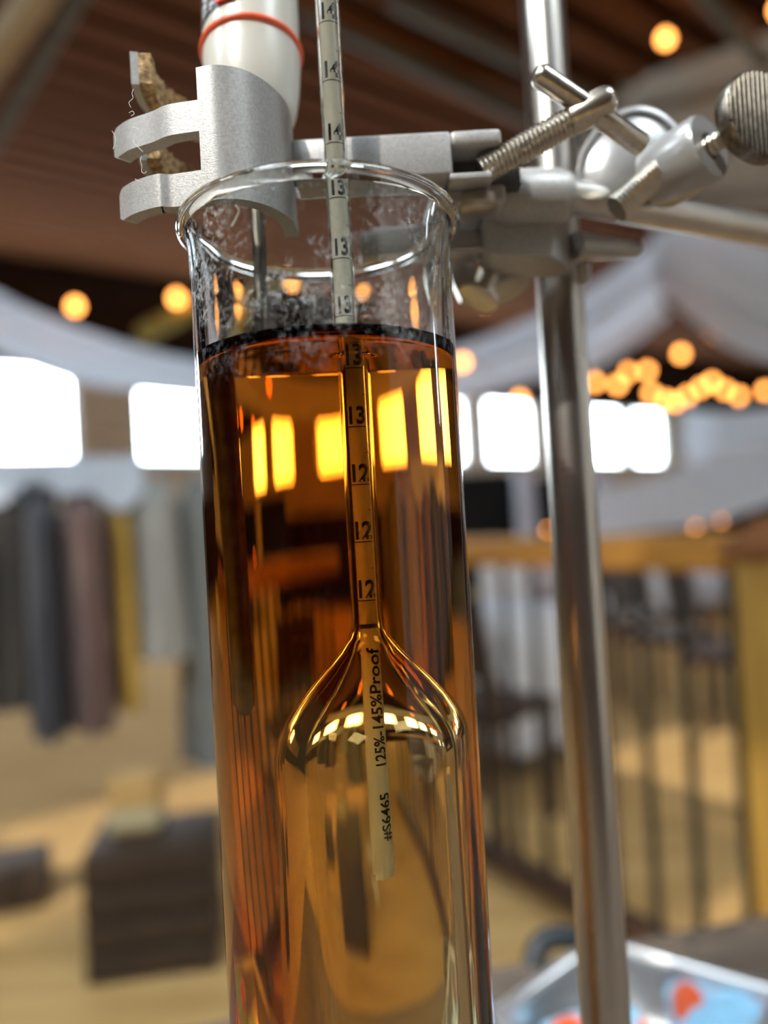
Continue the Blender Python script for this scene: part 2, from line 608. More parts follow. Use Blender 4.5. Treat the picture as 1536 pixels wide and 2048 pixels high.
wg = MB()
wall_piece(wg, U0, U1, V1, V1 + T, WZ1, None)
tag(wg.build('wall_gable', M['gable'], smooth=0), 'dark boarded upper wall above the row of windows', 'wall', kind='structure')
for i, (ua, ub) in enumerate(WIN):
    wn = tag(empty('window_%d' % (i + 1), uv((ua + ub) / 2, V1 + 0.08, WZ0)), 'high window blown out by daylight', 'window', kind='structure')
    f = MB()
    for (x0, x1, z0, z1) in ((ua, ua + 0.06, WZ0, WZ1), (ub - 0.06, ub, WZ0, WZ1), (ua + 0.06, ub - 0.06, WZ0, WZ0 + 0.06), (ua + 0.06, ub - 0.06, WZ1 - 0.06, WZ1)):
        wall_piece(f, x0, x1, V1 + 0.05, V1 + 0.11, z0, z1)
    f.build('window_frame', M['frame'], wn, smooth=0)
    p = MB()
    p.add([uv(ua + 0.06, V1 + 0.08, WZ0 + 0.06), uv(ub - 0.06, V1 + 0.08, WZ0 + 0.06), uv(ub - 0.06, V1 + 0.08, WZ1 - 0.06), uv(ua + 0.06, V1 + 0.08, WZ1 - 0.06)], [(0, 1, 2, 3)])
    p.build('window_pane', M['pane'], wn, smooth=0, recalc=False)

# walls out of view
wl = MB()
wall_piece(wl, U0 - T, U0, V0, V1 + T, 0, None)
tag(wl.build('wall_left', M['gable'], smooth=0), 'dark boarded end wall on the left', 'wall', kind='structure')
wr = MB()
wall_piece(wr, U1, U1 + T, V0, V1 + T, 0, None)
tag(wr.build('wall_right', M['gable'], smooth=0), 'dark boarded end wall on the right', 'wall', kind='structure')
BWIN = [(8.5, 10.0), (14.2, 15.8)]
BZ0, BZ1 = 2.35, 3.55
wb = MB()
wall_piece(wb, U0 - T, 0.9, V0 - T, V0, 0, None)
tag(wb.build('wall_back', M['gable'], smooth=0), 'dark boarded wall behind the camera', 'wall', kind='structure')
wb = MB()  # unseen pale part, added as a reflector for fill and the steel rod
wall_piece(wb, 0.9, U1 + T, V0 - T, V0, 0, BZ0)
wall_piece(wb, 0.9, U1 + T, V0 - T, V0, BZ1, None)
edges = [0.9] + [e for a_ in BWIN for e in a_] + [U1 + T]
for i in range(0, len(edges), 2):
    wall_piece(wb, edges[i], edges[i + 1], V0 - T, V0, BZ0, BZ1)
tag(wb.build('wall_back_fill', M['wall'], smooth=0), 'unseen pale wall part added for fill light behind the camera', 'wall', kind='structure')


def portal(name, c, x, y, sx, sy):
    l = bpy.data.lights.new(name, 'AREA')
    l.shape = 'RECTANGLE'
    l.size, l.size_y = sx, sy
    l.cycles.is_portal = True
    o = bpy.data.objects.new(name, l)
    COL.objects.link(o)
    z = x.cross(y)
    o.matrix_world = Matrix(((x.x, y.x, z.x, c.x), (x.y, y.y, z.y, c.y), (x.z, y.z, z.z, c.z), (0, 0, 0, 1)))


ZZ = Vector((0, 0, 1))
for (ua, ub) in WIN:                    # sampling portals: guide the daylight through the openings
    portal('window_daylight', uv((ua + ub) / 2, V1 + T + 0.02, (WZ0 + WZ1) / 2), E1 * -1, ZZ, ub - ua, WZ1 - WZ0)
for i, (ua, ub, va, vb) in enumerate(SKY_FILL):
    zc_ = max(ceil_z(va), ceil_z(vb)) + 0.2
    portal('window_daylight', uv((ua + ub) / 2, (va + vb) / 2, zc_ + 0.04), E1, E2, ub - ua, vb - va)
    wn = tag(empty('window_%d' % (len(WIN) + 1 + i), uv((ua + ub) / 2, (va + vb) / 2, zc_ - 0.06)), 'unseen skylight added in the roof to light the scene', 'window', kind='structure')
    f = MB()
    for (x0, x1, y0, y1) in ((ua, ua + 0.05, va, vb), (ub - 0.05, ub, va, vb), (ua + 0.05, ub - 0.05, va, va + 0.05), (ua + 0.05, ub - 0.05, vb - 0.05, vb)):
        wall_piece(f, x0, x1, y0, y1, zc_ - 0.06, zc_)
    f.build('window_frame', M['frame'], wn, smooth=0)
    p = MB()
    p.add([uv(q, r_, zc_ - 0.02) for q, r_ in ((ua + 0.05, va + 0.05), (ub - 0.05, va + 0.05), (ub - 0.05, vb - 0.05), (ua + 0.05, vb - 0.05))], [(0, 1, 2, 3)])
    p.build('window_pane', M['pane'], wn, smooth=0, recalc=False)
for (ua, ub) in BWIN:
    portal('window_daylight', uv((ua + ub) / 2, V0 - T - 0.02, (BZ0 + BZ1) / 2), E1, ZZ, ub - ua, BZ1 - BZ0)

# ------------------------------------------------------------------ measuring cylinder, whiskey
TZ = ZC - 0.28                          # table top
RO, RI = 0.0260, 0.0238
H_RIM = ZC + 0.0617
H_LIQ = ZC + 0.0325
MEN = 0.0020
cyl = thing('measuring_cylinder', (0, 0, TZ), 'tall clear glass cylinder with a beaded rim, filled with amber whiskey', 'glass cylinder')
prof = [(0.0, TZ + 0.010), (RI - 0.004, TZ + 0.010), (RI - 0.0012, TZ + 0.0112), (RI, TZ + 0.015)]
for i in range(1, 13):
    prof.append((RI, TZ + 0.015 + (H_LIQ + MEN - TZ - 0.015) * i / 12))
prof += [(RI, ZC + 0.0012 + 0.048), (RI + 0.0002, ZC + 0.0012 + 0.0535), (RI + 0.0009, ZC + 0.0012 + 0.0568), (RI + 0.0016, ZC + 0.0012 + 0.0592)]
cx_, cz_, rr = RI + 0.0030, ZC + 0.0598, 0.00155
for i in range(0, 13):
    a_ = PI * 0.95 - i * (PI * 1.45 / 12)
    prof.append((cx_ + rr * math.cos(a_), cz_ + rr * math.sin(a_)))
prof += [(RO + 0.0004, ZC + 0.0567), (RO + 0.0001, ZC + 0.0542), (RO, ZC + 0.0512), (RO, TZ + 0.03), (RO, TZ + 0.007),
         (RO + 0.001, TZ + 0.0055), (0.040, TZ + 0.004), (0.0405, TZ + 0.002), (0.040, TZ + 0.0005), (0.0, TZ + 0.0005)]


def cylmat(p, q):
    wet = max(p[1], q[1]) <= H_LIQ + MEN + 0.0001 and p[0] <= RI + 1e-6 and q[0] <= RI + 1e-6 and min(p[1], q[1]) > TZ + 0.005
    return 1 if wet else 0


c = MB().lathe(prof, (0, 0, 0), n=160, mfun=cylmat)
c.build('glass_tube', [M['glass'], M['glass_wet']], cyl, smooth=40)

# hydrometer position
HX, HY = 0.0042, -0.0030
RS = 0.00240                            # stem radius
hz = lambda h: ZC + h
hyd_out = [(0, 0.150), (0.0012, 0.1497), (RS, 0.148), (RS, 0.110), (RS, H_LIQ - ZC + 0.0005), (RS, H_LIQ - ZC), (RS, 0.01), (RS, -0.0170), (0.00255, -0.0190), (0.0031, -0.0208), (0.0046, -0.0235),
           (0.0068, -0.0265), (0.0090, -0.0295), (0.0112, -0.0327), (0.0130, -0.0360), (0.0143, -0.0394), (0.0149, -0.0428), (0.0150, -0.047),
           (0.0150, -0.070), (0.0150, -0.100), (0.0150, -0.150), (0.0147, -0.158), (0.0134, -0.167), (0.0108, -0.175), (0.0080, -0.181), (0.0066, -0.188), (0.0066, -0.222), (0.0052, -0.2285), (0.0025, -0.2305), (0, -0.231)]


def offset_in(p, t):
    res = []
    for i, (r, z) in enumerate(p):
        a_, b_ = p[max(i - 1, 0)], p[min(i + 1, len(p) - 1)]
        dr, dz = b_[0] - a_[0], b_[1] - a_[1]
        L = math.hypot(dr, dz) or 1
        nr, nz = dz / L, -dr / L        # inwards for a profile that runs downwards
        res.append((max(r + nr * t, 0.0), z + nz * t))
    res[0] = (0, p[0][1] - t)
    res[-1] = (0, p[-1][1] + t)
    return res


def wet_idx(lst):
    return lst


# liquid body: flat top with a creeping edge at the wall and the stem
def circle(cx0, cy0, r, n):
    return [Vector((cx0 + r * math.cos(2 * PI * i / n), cy0 + r * math.sin(2 * PI * i / n))) for i in range(n)]


GAP = 0.00002
NL, NS = 160, 64
RL, RSL = RI - GAP, RS + GAP
loops = [(0, 0, RL, NL)] + [(0, 0, RL - d_, NL) for d_ in (0.0002, 0.0005, 0.0010, 0.0017, 0.0028, 0.0045)]
loops += [(HX, HY, RSL, NS)] + [(HX, HY, RSL + d_, NS) for d_ in (0.0002, 0.0005, 0.0010, 0.0017, 0.0028)]
pts2, eds = [], []
for (x0, y0, r_, n_) in loops:
    b0 = len(pts2)
    pts2 += circle(x0, y0, r_, n_)
    eds += [(b0 + i, b0 + (i + 1) % n_) for i in range(n_)]
ov, oe, of, ovi, _, _ = delaunay_2d_cdt(pts2, eds, [], 0, 1e-7)


def liq_z(p):
    dw = RL - math.hypot(p.x, p.y)
    ds = math.hypot(p.x - HX, p.y - HY) - RSL
    return H_LIQ + MEN * math.exp(-max(dw, 0) / 0.0012) + 0.0005 * math.exp(-max(ds, 0) / 0.0007)


lq = MB()
fs = []
for f in of:
    cc = sum((ov[i] for i in f), Vector((0, 0))) / len(f)
    if math.hypot(cc.x - HX, cc.y - HY) < RSL * 0.999 or math.hypot(cc.x, cc.y) > RL:
        continue
    fs.append(f)
lq.add([(p.x, p.y, liq_z(p)) for p in ov], fs, 0)
zt = H_LIQ + MEN
lq.lathe([(RL, zt)] + [(RL, zt - (zt - TZ - 0.016) * i / 10) for i in range(1, 11)] + [(RL - 0.0012, TZ + 0.0115), (RL - 0.004, TZ + 0.0103), (0, TZ + 0.0103)], n=NL, mi=1, xdir=(1, 0, 0))
zs = H_LIQ + 0.0005
cav = [(RSL, zs)] + [(r + GAP, ZC + z) for (r, z) in hyd_out if ZC + z < H_LIQ - 0.002]
cav[-1] = (0, cav[-1][1] - GAP)
lq.lathe(cav, (HX, HY, 0), n=NS, mi=1, xdir=(1, 0, 0))
bm = bmesh.new()
me = lq.mesh('whiskey', [M['whiskey_top'], M['whiskey_side']], smooth=0, recalc=False)
bm.from_mesh(me)
bmesh.ops.remove_doubles(bm, verts=bm.verts[:], dist=4e-6)
bmesh.ops.recalc_face_normals(bm, faces=bm.faces[:])
nb = sum(1 for e in bm.edges if not e.is_manifold)
print('whiskey open edges:', nb)
for f in bm.faces:
    f.smooth = True
bm.to_mesh(me)
bm.free()
me.set_sharp_from_angle(angle=R_(50))
lo = bpy.data.objects.new('whiskey', me)
COL.objects.link(lo)
tag(lo, 'clear amber brown whiskey filling the glass cylinder', 'whiskey')

# ------------------------------------------------------------------ hydrometer
hyd = thing('hydrometer', (HX, HY, ZC - 0.231), 'glass proof hydrometer with a numbered paper scale floating in the whiskey', 'hydrometer')
inn = offset_in(hyd_out, 0.00055)
full = [(r, ZC + z) for r, z in hyd_out] + [(r, ZC + z) for r, z in inn[::-1]]
no_ = len(hyd_out)


def hydmat(p, q):
    return 0


h = MB()
h.lathe([(r, ZC + z) for r, z in hyd_out], (HX, HY, 0), n=96, mfun=lambda p, q: 1 if max(p[1], q[1]) <= H_LIQ + 0.00051 else 0)
h.lathe([(r, ZC + z) for r, z in inn[::-1]], (HX, HY, 0), n=96, mi=0)
# two closed skins; the inner one must face the hollow
me = h.mesh('glass_body', [M['glass_clean'], M['glass_wet']], smooth=60, recalc=False)
bm = bmesh.new()
bm.from_mesh(me)
bm.verts.ensure_lookup_table()
nv = sum(1 if r < 1e-9 else 96 for r, z in hyd_out)
of_ = [f for f in bm.faces if f.verts[0].index < nv]
if_ = [f for f in bm.faces if f.verts[0].index >= nv]
bmesh.ops.recalc_face_normals(bm, faces=of_)
bmesh.ops.recalc_face_normals(bm, faces=if_)
bmesh.ops.reverse_faces(bm, faces=if_)
for q in bm.verts:
    q.co -= wloc(hyd)
bm.to_mesh(me)
bm.free()
o = bpy.data.objects.new('glass_body', me)
COL.objects.link(o)
o.parent = hyd

RP = 0.00180                            # paper tube in the stem
FRONT = math.atan2(CAM.y - HY, CAM.x - HX)


def wrap(ang, r, z):                    # ang measured from the side that faces the lens, to the right
    a_ = FRONT + ang
    return Vector((HX + r * math.cos(a_), HY + r * math.sin(a_), z))


pp = MB()
n = 48
pp.add([wrap(2 * PI * i / n, RP, ZC + z) for z in (0.140, -0.0205) for i in range(n)] + [wrap(2 * PI * i / n, RP - 0.00008, ZC + z) for z in (0.140, -0.0205) for i in range(n)],
       [(i, (i + 1) % n, n + (i + 1) % n, n + i) for i in range(n)] + [(2 * n + i, 3 * n + i, 3 * n + (i + 1) % n, 2 * n + (i + 1) % n) for i in range(n)] +
       [(n + i, n + (i + 1) % n, 3 * n + (i + 1) % n, 3 * n + i) for i in range(n)] + [(i, 2 * n + i, 2 * n + (i + 1) % n, (i + 1) % n) for i in range(n)])
scale = pp.build('scale_paper', M['paper'], hyd, smooth=60)


def text_pts(txt, size, cuts=1, bold=0.02):
    cu = bpy.data.curves.new('txt', 'FONT')
    cu.body = txt
    cu.size = size
    cu.fill_mode = 'FRONT'
    cu.resolution_u = 3
    cu.offset = bold * size
    ob = bpy.data.objects.new('txt', cu)
    COL.objects.link(ob)
    dg = bpy.context.evaluated_depsgraph_get()
    dg.update()
    me_ = bpy.data.meshes.new_from_object(ob.evaluated_get(dg))
    bm_ = bmesh.new()
    bm_.from_mesh(me_)
    bmesh.ops.triangulate(bm_, faces=bm_.faces[:])
    if cuts:
        bmesh.ops.subdivide_edges(bm_, edges=bm_.edges[:], cuts=cuts, use_grid_fill=True)
        bmesh.ops.triangulate(bm_, faces=bm_.faces[:])
    bm_.verts.index_update()
    V = [q.co.copy() for q in bm_.verts]
    Fc = [[q.index for q in f_.verts] for f_ in bm_.faces]
    bm_.free()
    bpy.data.objects.remove(ob)
    bpy.data.curves.remove(cu)
    bpy.data.meshes.remove(me_)
    return V, Fc


def arc_band(mb, a0, a1, r, z, half, k=14):
    vs_ = []
    for i in range(k + 1):
        a_ = a0 + (a1 - a0) * i / k
        vs_ += [wrap(a_, r, z - half), wrap(a_, r, z + half)]
    mb.add(vs_, [(2 * i, 2 * i + 2, 2 * i + 3, 2 * i + 1) for i in range(k)])


RK = RP + 0.00003
# heights of the marked lines (above the lens)
LINES = [(145, 0.0995), (143, 0.0878), (141, 0.0754), (139, 0.0638), (137, 0.0523), (135, 0.0411), (133, 0.0298), (131, 0.0187), (129, 0.0078), (127, -0.0030), (125, -0.0140)]
for num, hh in LINES:
    V, Fc = text_pts(str(num), 0.0038, 1, 0.034)
    t_ = MB()
    t_.add([wrap(-0.90 + p.x / RK * 0.84, RK, ZC + hh + 0.00065 + p.y * 1.18) for p in V], Fc)
    t_.build('numeral', M['ink'], scale, smooth=0, recalc=False)
ln = MB()
for num, hh in LINES:
    arc_band(ln, -1.25, 1.9, RK, ZC + hh, 0.00010)
    arc_band(ln, 0.62, 1.9, RK, ZC + hh + 0.0060, 0.00007)
arc_band(ln, -PI, PI, RK, ZC - 0.0188, 0.00040, 40)
ln.add([wrap(-1.30, RK, ZC - 0.0170), wrap(-1.22, RK, ZC - 0.0170), wrap(-1.22, RK, ZC + 0.139), wrap(-1.30, RK, ZC + 0.139)], [(0, 1, 2, 3)])
for i in range(110):
    arc_band(ln, -1.9, -1.62, RK, ZC - 0.012 + i * 0.00125, 0.00008, 3)
ln.build('scale_lines', M['ink'], scale, smooth=0, recalc=False)

# rolled label that hangs from the stem into the bulb
rl = MB()
rows = []
NA, NR = 60, 12
for j in range(NR + 1):
    t_ = j / NR
    z_ = ZC - 0.0200 - t_ * 0.0462
    row = []
    for i in range(NA + 1):
        s_ = i / NA
        ang = 0.15 + 0.75 * t_ - 0.9 - s_ * 2 * PI * 1.18
        r_ = 0.00165 + 0.00045 * t_ + 0.0003 * (1 - s_)
        row.append(wrap(-ang - 0.6, r_, z_ - (0.001 * (1 - s_) if j == NR else 0)))
    rows.append(row)
rl.sheet(rows, 0.00008)
label = rl.build('label_roll', M['paper'], hyd, smooth=60)


def label_text(txt, size, z_low, a0):
    V, Fc = text_pts(txt, size, 4)
    t_ = MB()
    vs_ = []
    for p in V:                          # reads upwards
        z_ = z_low + p.x
        tt = min(max((ZC - 0.0200 - z_) / 0.0462, 0), 1)
        r_ = 0.00165 + 0.00045 * tt + 0.0003 + 0.00010
        vs_.append(wrap(a0 - p.y / r_ + 0.28 * tt, r_, z_))
    t_.add(vs_, Fc)
    t_.build('lettering', M['ink'], label, smooth=0, recalc=False)


label_text('125%-145%Proof', 0.0033, ZC - 0.0457, 0.85)
label_text('#S6465', 0.0030, ZC - 0.0600, 0.85)
bl = MB()
bl.lathe([(0, ZC - 0.2302), (0.0040, ZC - 0.2275), (0.0054, ZC - 0.221), (0.0054, ZC - 0.196), (0.0, ZC - 0.194)], (HX, HY, 0), n=32)
bl.build('ballast', M['lead'], hyd)

# ------------------------------------------------------------------ retort stand and table
PX, PY = 0.0690, 0.0500
stand = thing('retort_stand', (PX, PY, TZ), 'upright brushed steel rod of a laboratory stand', 'stand')
s = MB()
pt = at(1083, 0, 0.209)
pb = at(1212, 2048, 0.190)
dr = (pb - pt).normalized()
top = pt - dr * 0.12
foot = pb + dr * ((pb.z - TZ - 0.012) / -dr.z)
s.tube([top, foot], 0.00625, 48)
s.build('steel_rod', M['steel'], stand, smooth=50)
s = MB()
s.box((foot.x + 0.038, foot.y + 0.030, TZ + 0.006), (0.05, 0.045, 0.006), bev=0.002)
s.build('base_plate', M['paint'], stand)

tab = thing('bar_table', (0, 0.0, 0), 'dark walnut table under the metal tray', 'table')
s = MB()
e_l, e_r = at(420, 2048, 0.432), at(1050, 1900, 0.475)
dirx = Vector((e_r.x - e_l.x, e_r.y - e_l.y, 0)).normalized()
diry = Vector((-dirx.y, dirx.x, 0))
ctr = Vector((e_l.x, e_l.y, 0)) + dirx * 0.25 - diry * 0.40
s.box((ctr.x, ctr.y, TZ - 0.0175), (0.62, 0.40, 0.0175), (dirx, diry, ZZ), bev=0.004)
s.build('table_top', M['table'], tab)
for sx in (-1, 1):
    for sy in (-1, 1):
        s = MB()
        q = ctr + dirx * (sx * 0.56) + diry * (sy * 0.33)
        s.box((q.x, q.y, (TZ - 0.035) / 2), (0.03, 0.03, (TZ - 0.035) / 2), (dirx, diry, ZZ))
        s.build('leg', M['table'], tab)

# ------------------------------------------------------------------ thermometer
TK = 1.06
tp0 = Vector((-0.0146, 0.0133, ZC + 0.0636))
tax = Vector((0.0, math.tan(R_(8)), 1)).normalized()
th = thing('thermometer', tp0, 'pale grey digital thermometer with an orange ring and a steel probe', 'thermometer')
tx = Vector((1, 0, 0))


def tpt(l):
    return tp0 + tax * (l * TK)


s = MB().tube([tpt(-0.094), tpt(-0.092), tpt(0.034)], [0.0006, 0.0016, 0.0016], 32)
s.build('probe', M['probe'], th, smooth=50)
s = MB().lathe([(r_ * TK, z_ * TK) for r_, z_ in [(0, 0.0262), (0.0060, 0.0262), (0.0082, 0.0272), (0.0093, 0.0300), (0.0100, 0.0350), (0.0104, 0.0400), (0.0104, 0.11), (0.009, 0.114), (0, 0.114)]], tp0, tax, 72)
s.build('housing', M['plastic'], th, smooth=50)
s = MB()
ringpts = [((0.0104 + 0.00075 * math.cos(a_)) * TK, (0.0437 + 0.00075 * math.sin(a_)) * TK) for a_ in [2 * PI * i / 12 for i in range(12)]]
s.lathe(ringpts, tp0, tax, 72, closed=True)
s.build('sealing_ring', M['ring'], th, smooth=60)


ty = tax.cross(tx)                       # points away from the lens


def tw(ang, r, l):                       # ang 0 = towards the lens, + to the right
    return tp0 + tax * (l * TK) + tx * (math.sin(ang) * r * TK) - ty * (math.cos(ang) * r * TK)


def patch(mb, a0, a1, l0, l1, r0, r1, k=16, lfun=None):
    vs_ = []
    for i in range(k + 1):
        a_ = a0 + (a1 - a0) * i / k
        la = lfun(a_) if lfun else l0
        vs_ += [tw(a_, r0, la), tw(a_, r1, la), tw(a_, r1, l1), tw(a_, r0, l1)]
    fs_ = []
    for i in range(k):
        for j in range(4):
            j2 = (j + 1) % 4
            fs_.append((i * 4 + j, i * 4 + j2, i * 4 + 4 + j2, i * 4 + 4 + j))
    fs_ += [(0, 1, 2, 3)[::-1], tuple(k * 4 + j for j in range(4))]
    mb.add(vs_, fs_)


s = MB()
patch(s, -1.17, 0.0, 0, 0.108, 0.0100, 0.01052, lfun=lambda a_: 0.0468 + 0.0012 * (a_ + 1.17) - 0.0004 * (a_ + 1.17) ** 2)
panel = s.build('display_panel', M['panel'], th, smooth=60)
s = MB()
patch(s, -0.52, -0.16, 0.0478, 0.061, 0.0104, 0.01130, k=8)
s.build('button', M['button'], th, smooth=60)


def therm_text(txt, size, a0, l0):
    V, Fc = text_pts(txt, size)
    t_ = MB()
    t_.add([tw(a0 - p.y / 0.01056, 0.01056, l0 + p.x) for p in V], Fc)
    t_.build('lettering', M['white_print'], panel, smooth=0, recalc=False)


therm_text('TRACEABLE', 0.0030, -0.86, 0.0478)
therm_text('\u00b0F', 0.0024, -0.60, 0.0478)
therm_text('\u00b0C', 0.0024, -0.02, 0.0496)

# ------------------------------------------------------------------ clamp
DK = 1.06                               # the clamp stands a little behind the near rim


def cl(px, h, D):
    return ath(px, (h - 0.0014) * DK + 0.0014, D * DK)


def cla(px, py, D):
    return at(px, py, D * DK)


def HZ(h):
    return ZC + (h - 0.0014) * DK


clamp = thing('burette_clamp', cl(700, 0.0695, 0.155), 'silver grey metal clamp with cork lined fingers gripping the thermometer', 'clamp')


def smooth_path(pts_, n_=28):
    """Catmull-Rom through points"""
    P = [pts_[0]] + list(pts_) + [pts_[-1]]
    res = []
    m_ = len(pts_) - 1
    for i in range(n_ + 1):
        t_ = i / n_ * m_
        k_ = min(int(t_), m_ - 1)
        u_ = t_ - k_
        p0, p1, p2, p3 = P[k_], P[k_ + 1], P[k_ + 2], P[k_ + 3]
        res.append(0.5 * ((2 * p1) + (p2 - p0) * u_ + (2 * p0 - 5 * p1 + 4 * p2 - p3) * u_ ** 2 + (3 * p1 - p0 - 3 * p2 + p3) * u_ ** 3))
    return res


jaw = smooth_path([cl(400, 0.07, 0.1335), cl(440, 0.07, 0.1330), cl(495, 0.07, 0.1348), cl(545, 0.07, 0.1395), cl(580, 0.07, 0.1460), cl(592, 0.07, 0.1530)])
fj = MB()
fj.sweep(jaw, None, 0.0030, HZ(0.0603), HZ(0.0846))
fj.build('front_jaw', M['paint'], clamp, smooth=40)
for (z0, z1, tipD, tippx) in ((0.0732, 0.0788, 0.142, 231), (0.0603, 0.0662, 0.1396, 236)):
    pth = smooth_path([cl(tippx, 0.07, tipD), cl(tippx + 28, 0.07, tipD - 0.0032), cl(tippx + 75, 0.07, tipD - 0.0055), cl(340, 0.07, 0.1345), cl(402, 0.07, 0.1335)])
    f = MB().sweep(pth, None, 0.0030, lambda t_, z0=z0: HZ(z0) + (0.0006 * max(0, 1 - t_ / 0.06)), lambda t_, z1=z1: HZ(z1) - 0.0012 * max(0, 1 - t_ / 0.10) ** 2)
    f.build('finger', M['paint'], clamp, smooth=40)

for (z0, z1, dpx) in ((0.0898, 0.0962, 0), (0.0748, 0.0812, 7)):
    base_pts = [cl(284 + dpx, 0.08, 0.1462), cl(288 + dpx, 0.08, 0.1490), cl(303 + dpx, 0.08, 0.1545), cl(335 + dpx, 0.08, 0.1605), cl(385 + dpx, 0.08, 0.1660), cl(470, 0.08, 0.1715), cl(520, 0.08, 0.1725), cl(560, 0.08, 0.1715)]
    pth = smooth_path(base_pts, 40)
    f = MB().sweep(pth, None, 0.0016, HZ(z0), HZ(z1))
    fo = f.build('finger', M['paint'], clamp, smooth=40)
    # cork pad on the inner side
    ck = MB()
    cp = smooth_path([p for p in base_pts[:6]], 60)
    n_ = len(cp)
    rowsf = []
    vs_, fs_ = [], []
    NZ = 8
    for i, p in enumerate(cp):
        d_ = cp[min(i + 1, n_ - 1)] - cp[max(i - 1, 0)]
        d_.z = 0
        d_.normalize()
        nn = Vector((d_.y, -d_.x, 0))
        th_ = 0.0026 + random.uniform(-0.0003, 0.0003)
        base0 = Vector((p.x, p.y, 0)) + nn * 0.00002
        loop = []
        for j in range(NZ + 1):
            zz_ = HZ(z0) + 0.0004 + (HZ(z1) - HZ(z0) - 0.0006) * j / NZ + random.uniform(-0.00015, 0.00015) * (1 if j in (0, NZ) else 0)
            loop.append(base0 + nn * (th_ + random.uniform(-0.0002, 0.0002)) + Vector((0, 0, zz_)))
        loop.append(base0 + Vector((0, 0, HZ(z1) - 0.0002)))
        loop.append(base0 + Vector((0, 0, HZ(z0) + 0.0004)))
        vs_ += loop
    K = NZ + 3
    for i in range(n_ - 1):
        for j in range(K):
            j2 = (j + 1) % K
            fs_.append((i * K + j, i * K + j2, (i + 1) * K + j2, (i + 1) * K + j))
    fs_ += [tuple(range(K))[::-1], tuple((n_ - 1) * K + j for j in range(K))]
    ck.add(vs_, fs_)
    ck.build('cork_pad', M['cork'], fo, smooth=30)

# arm with a square socket
def slab(mb, px0, px1, h0, h1, d0, d1, mi=0, bev=0.0):
    """block whose front face lies at depth d0 between two photo columns"""
    a_, b_ = cl(px0, (h0 + h1) / 2, d0), cl(px1, (h0 + h1) / 2, d0)
    x_ = Vector((b_.x - a_.x, b_.y - a_.y, 0))
    L_ = x_.length
    x_.normalize()
    y_ = Vector((-x_.y, x_.x, 0))
    mid = (a_ + b_) / 2 + y_ * ((d1 - d0) * DK / 2)
    mid.z = HZ((h0 + h1) / 2)
    mb.box(mid, (L_ / 2, (d1 - d0) * DK / 2, (h1 - h0) * DK / 2), (x_, y_, ZZ), mi, bev)


arm = MB()
slab(arm, 583, 904, 0.0700, 0.0789, 0.1490, 0.1600, bev=0.0008)
arm.build('arm', M['paint'], clamp)
s = MB()
slab(s, 900, 1004, 0.0757, 0.0789, 0.1490, 0.1600, bev=0.0010)
slab(s, 900, 985, 0.0690, 0.0703, 0.1490, 0.1600, bev=0.0003)
slab(s, 868, 1012, 0.0665, 0.0702, 0.1545, 0.1720, bev=0.0008)
s.build('socket_frame', M['paint'], clamp)
s = MB()
slab(s, 903, 1040, 0.0700, 0.0760, 0.1560, 0.1590)
s.build('socket_recess', M['hole_shade'], clamp)
s = MB()
slab(s, 720, 992, 0.0606, 0.0655, 0.1655, 0.1740, bev=0.0008)
s.build('rear_arm', M['paint'], clamp)
pc = cl(955, 0.0664, 0.1570)
s = MB().lathe([(0, -0.0009), (0.0034, -0.0008), (0.0042, -0.0004), (0.0046, 0.0002), (0.0046, 0.002), (0, 0.002)], pc, (0, 0, 1), 40)
s.build('pivot_pin', M['pin'], clamp, smooth=50)

# barrel that takes the clamp shaft, and its lower housing
ra, rb = cl(1015, 0.0715, 0.1650), cl(1150, 0.0725, 0.1690)
rd = (rb - ra).normalized()
s = MB().lathe([(0, -0.004), (0.0050, -0.004), (0.0064, -0.002), (0.0064, 0.0128), (0.0058, 0.0148), (0.0040, 0.0156), (0, 0.0156)], ra, rd, 48)
s.build('barrel', M['paint'], clamp, smooth=40)
s = MB()
lowA = [cl(1002, 0.0, 0.1620), cl(1140, 0.0, 0.1660), cl(1176, 0.0, 0.1760), cl(1165, 0.0, 0.1830), cl(1030, 0.0, 0.1830), cl(985, 0.0, 0.1740)]
flat = lambda p, z_: Vector((p.x, p.y, HZ(z_)))
cen = sum((Vector((p.x, p.y, 0)) for p in lowA), Vector()) / 6
hs = [(0.0700, 1.0), (0.0650, 1.0), (0.0610, 0.97), (0.0592, 0.90)]
rings = [[flat(cen + (Vector((p.x, p.y, 0)) - cen) * k_, z_) for p in lowA] for z_, k_ in hs]
vs_ = [p for r_ in rings for p in r_]
fs_ = [tuple(range(6)), tuple(18 + i for i in range(6))[::-1]]
for r_ in range(3):
    fs_ += [(r_ * 6 + i, r_ * 6 + (i + 1) % 6, r_ * 6 + 6 + (i + 1) % 6, r_ * 6 + 6 + i) for i in range(6)]
s.add(vs_, fs_)
s.build('housing', M['paint'], clamp, smooth=30)
s = MB().tube([cl(1150, 0.0640, 0.1760), cl(1215, 0.0645, 0.1800), cl(1272, 0.0650, 0.1835), cl(1284, 0.0651, 0.1842)], [0.0034, 0.0028, 0.0022, 0.0010], 20)
s.build('lug', M['paint_gloss'], clamp, smooth=50)
s = MB().tube([cl(1166, 0.0620, 0.1830), cl(1168, 0.0578, 0.1830), cl(1168, 0.0570, 0.1830)], [0.0020, 0.0017, 0.0008], 16)
s.build('stop_nub', M['paint'], clamp, smooth=50)
sa, sb = cla(1130, 392, 0.1690), at(1640, 480, 0.2150)
s = MB().tube([sa, sb], 0.0040, 40)
s.build('shaft', M['steel'], clamp, smooth=50)


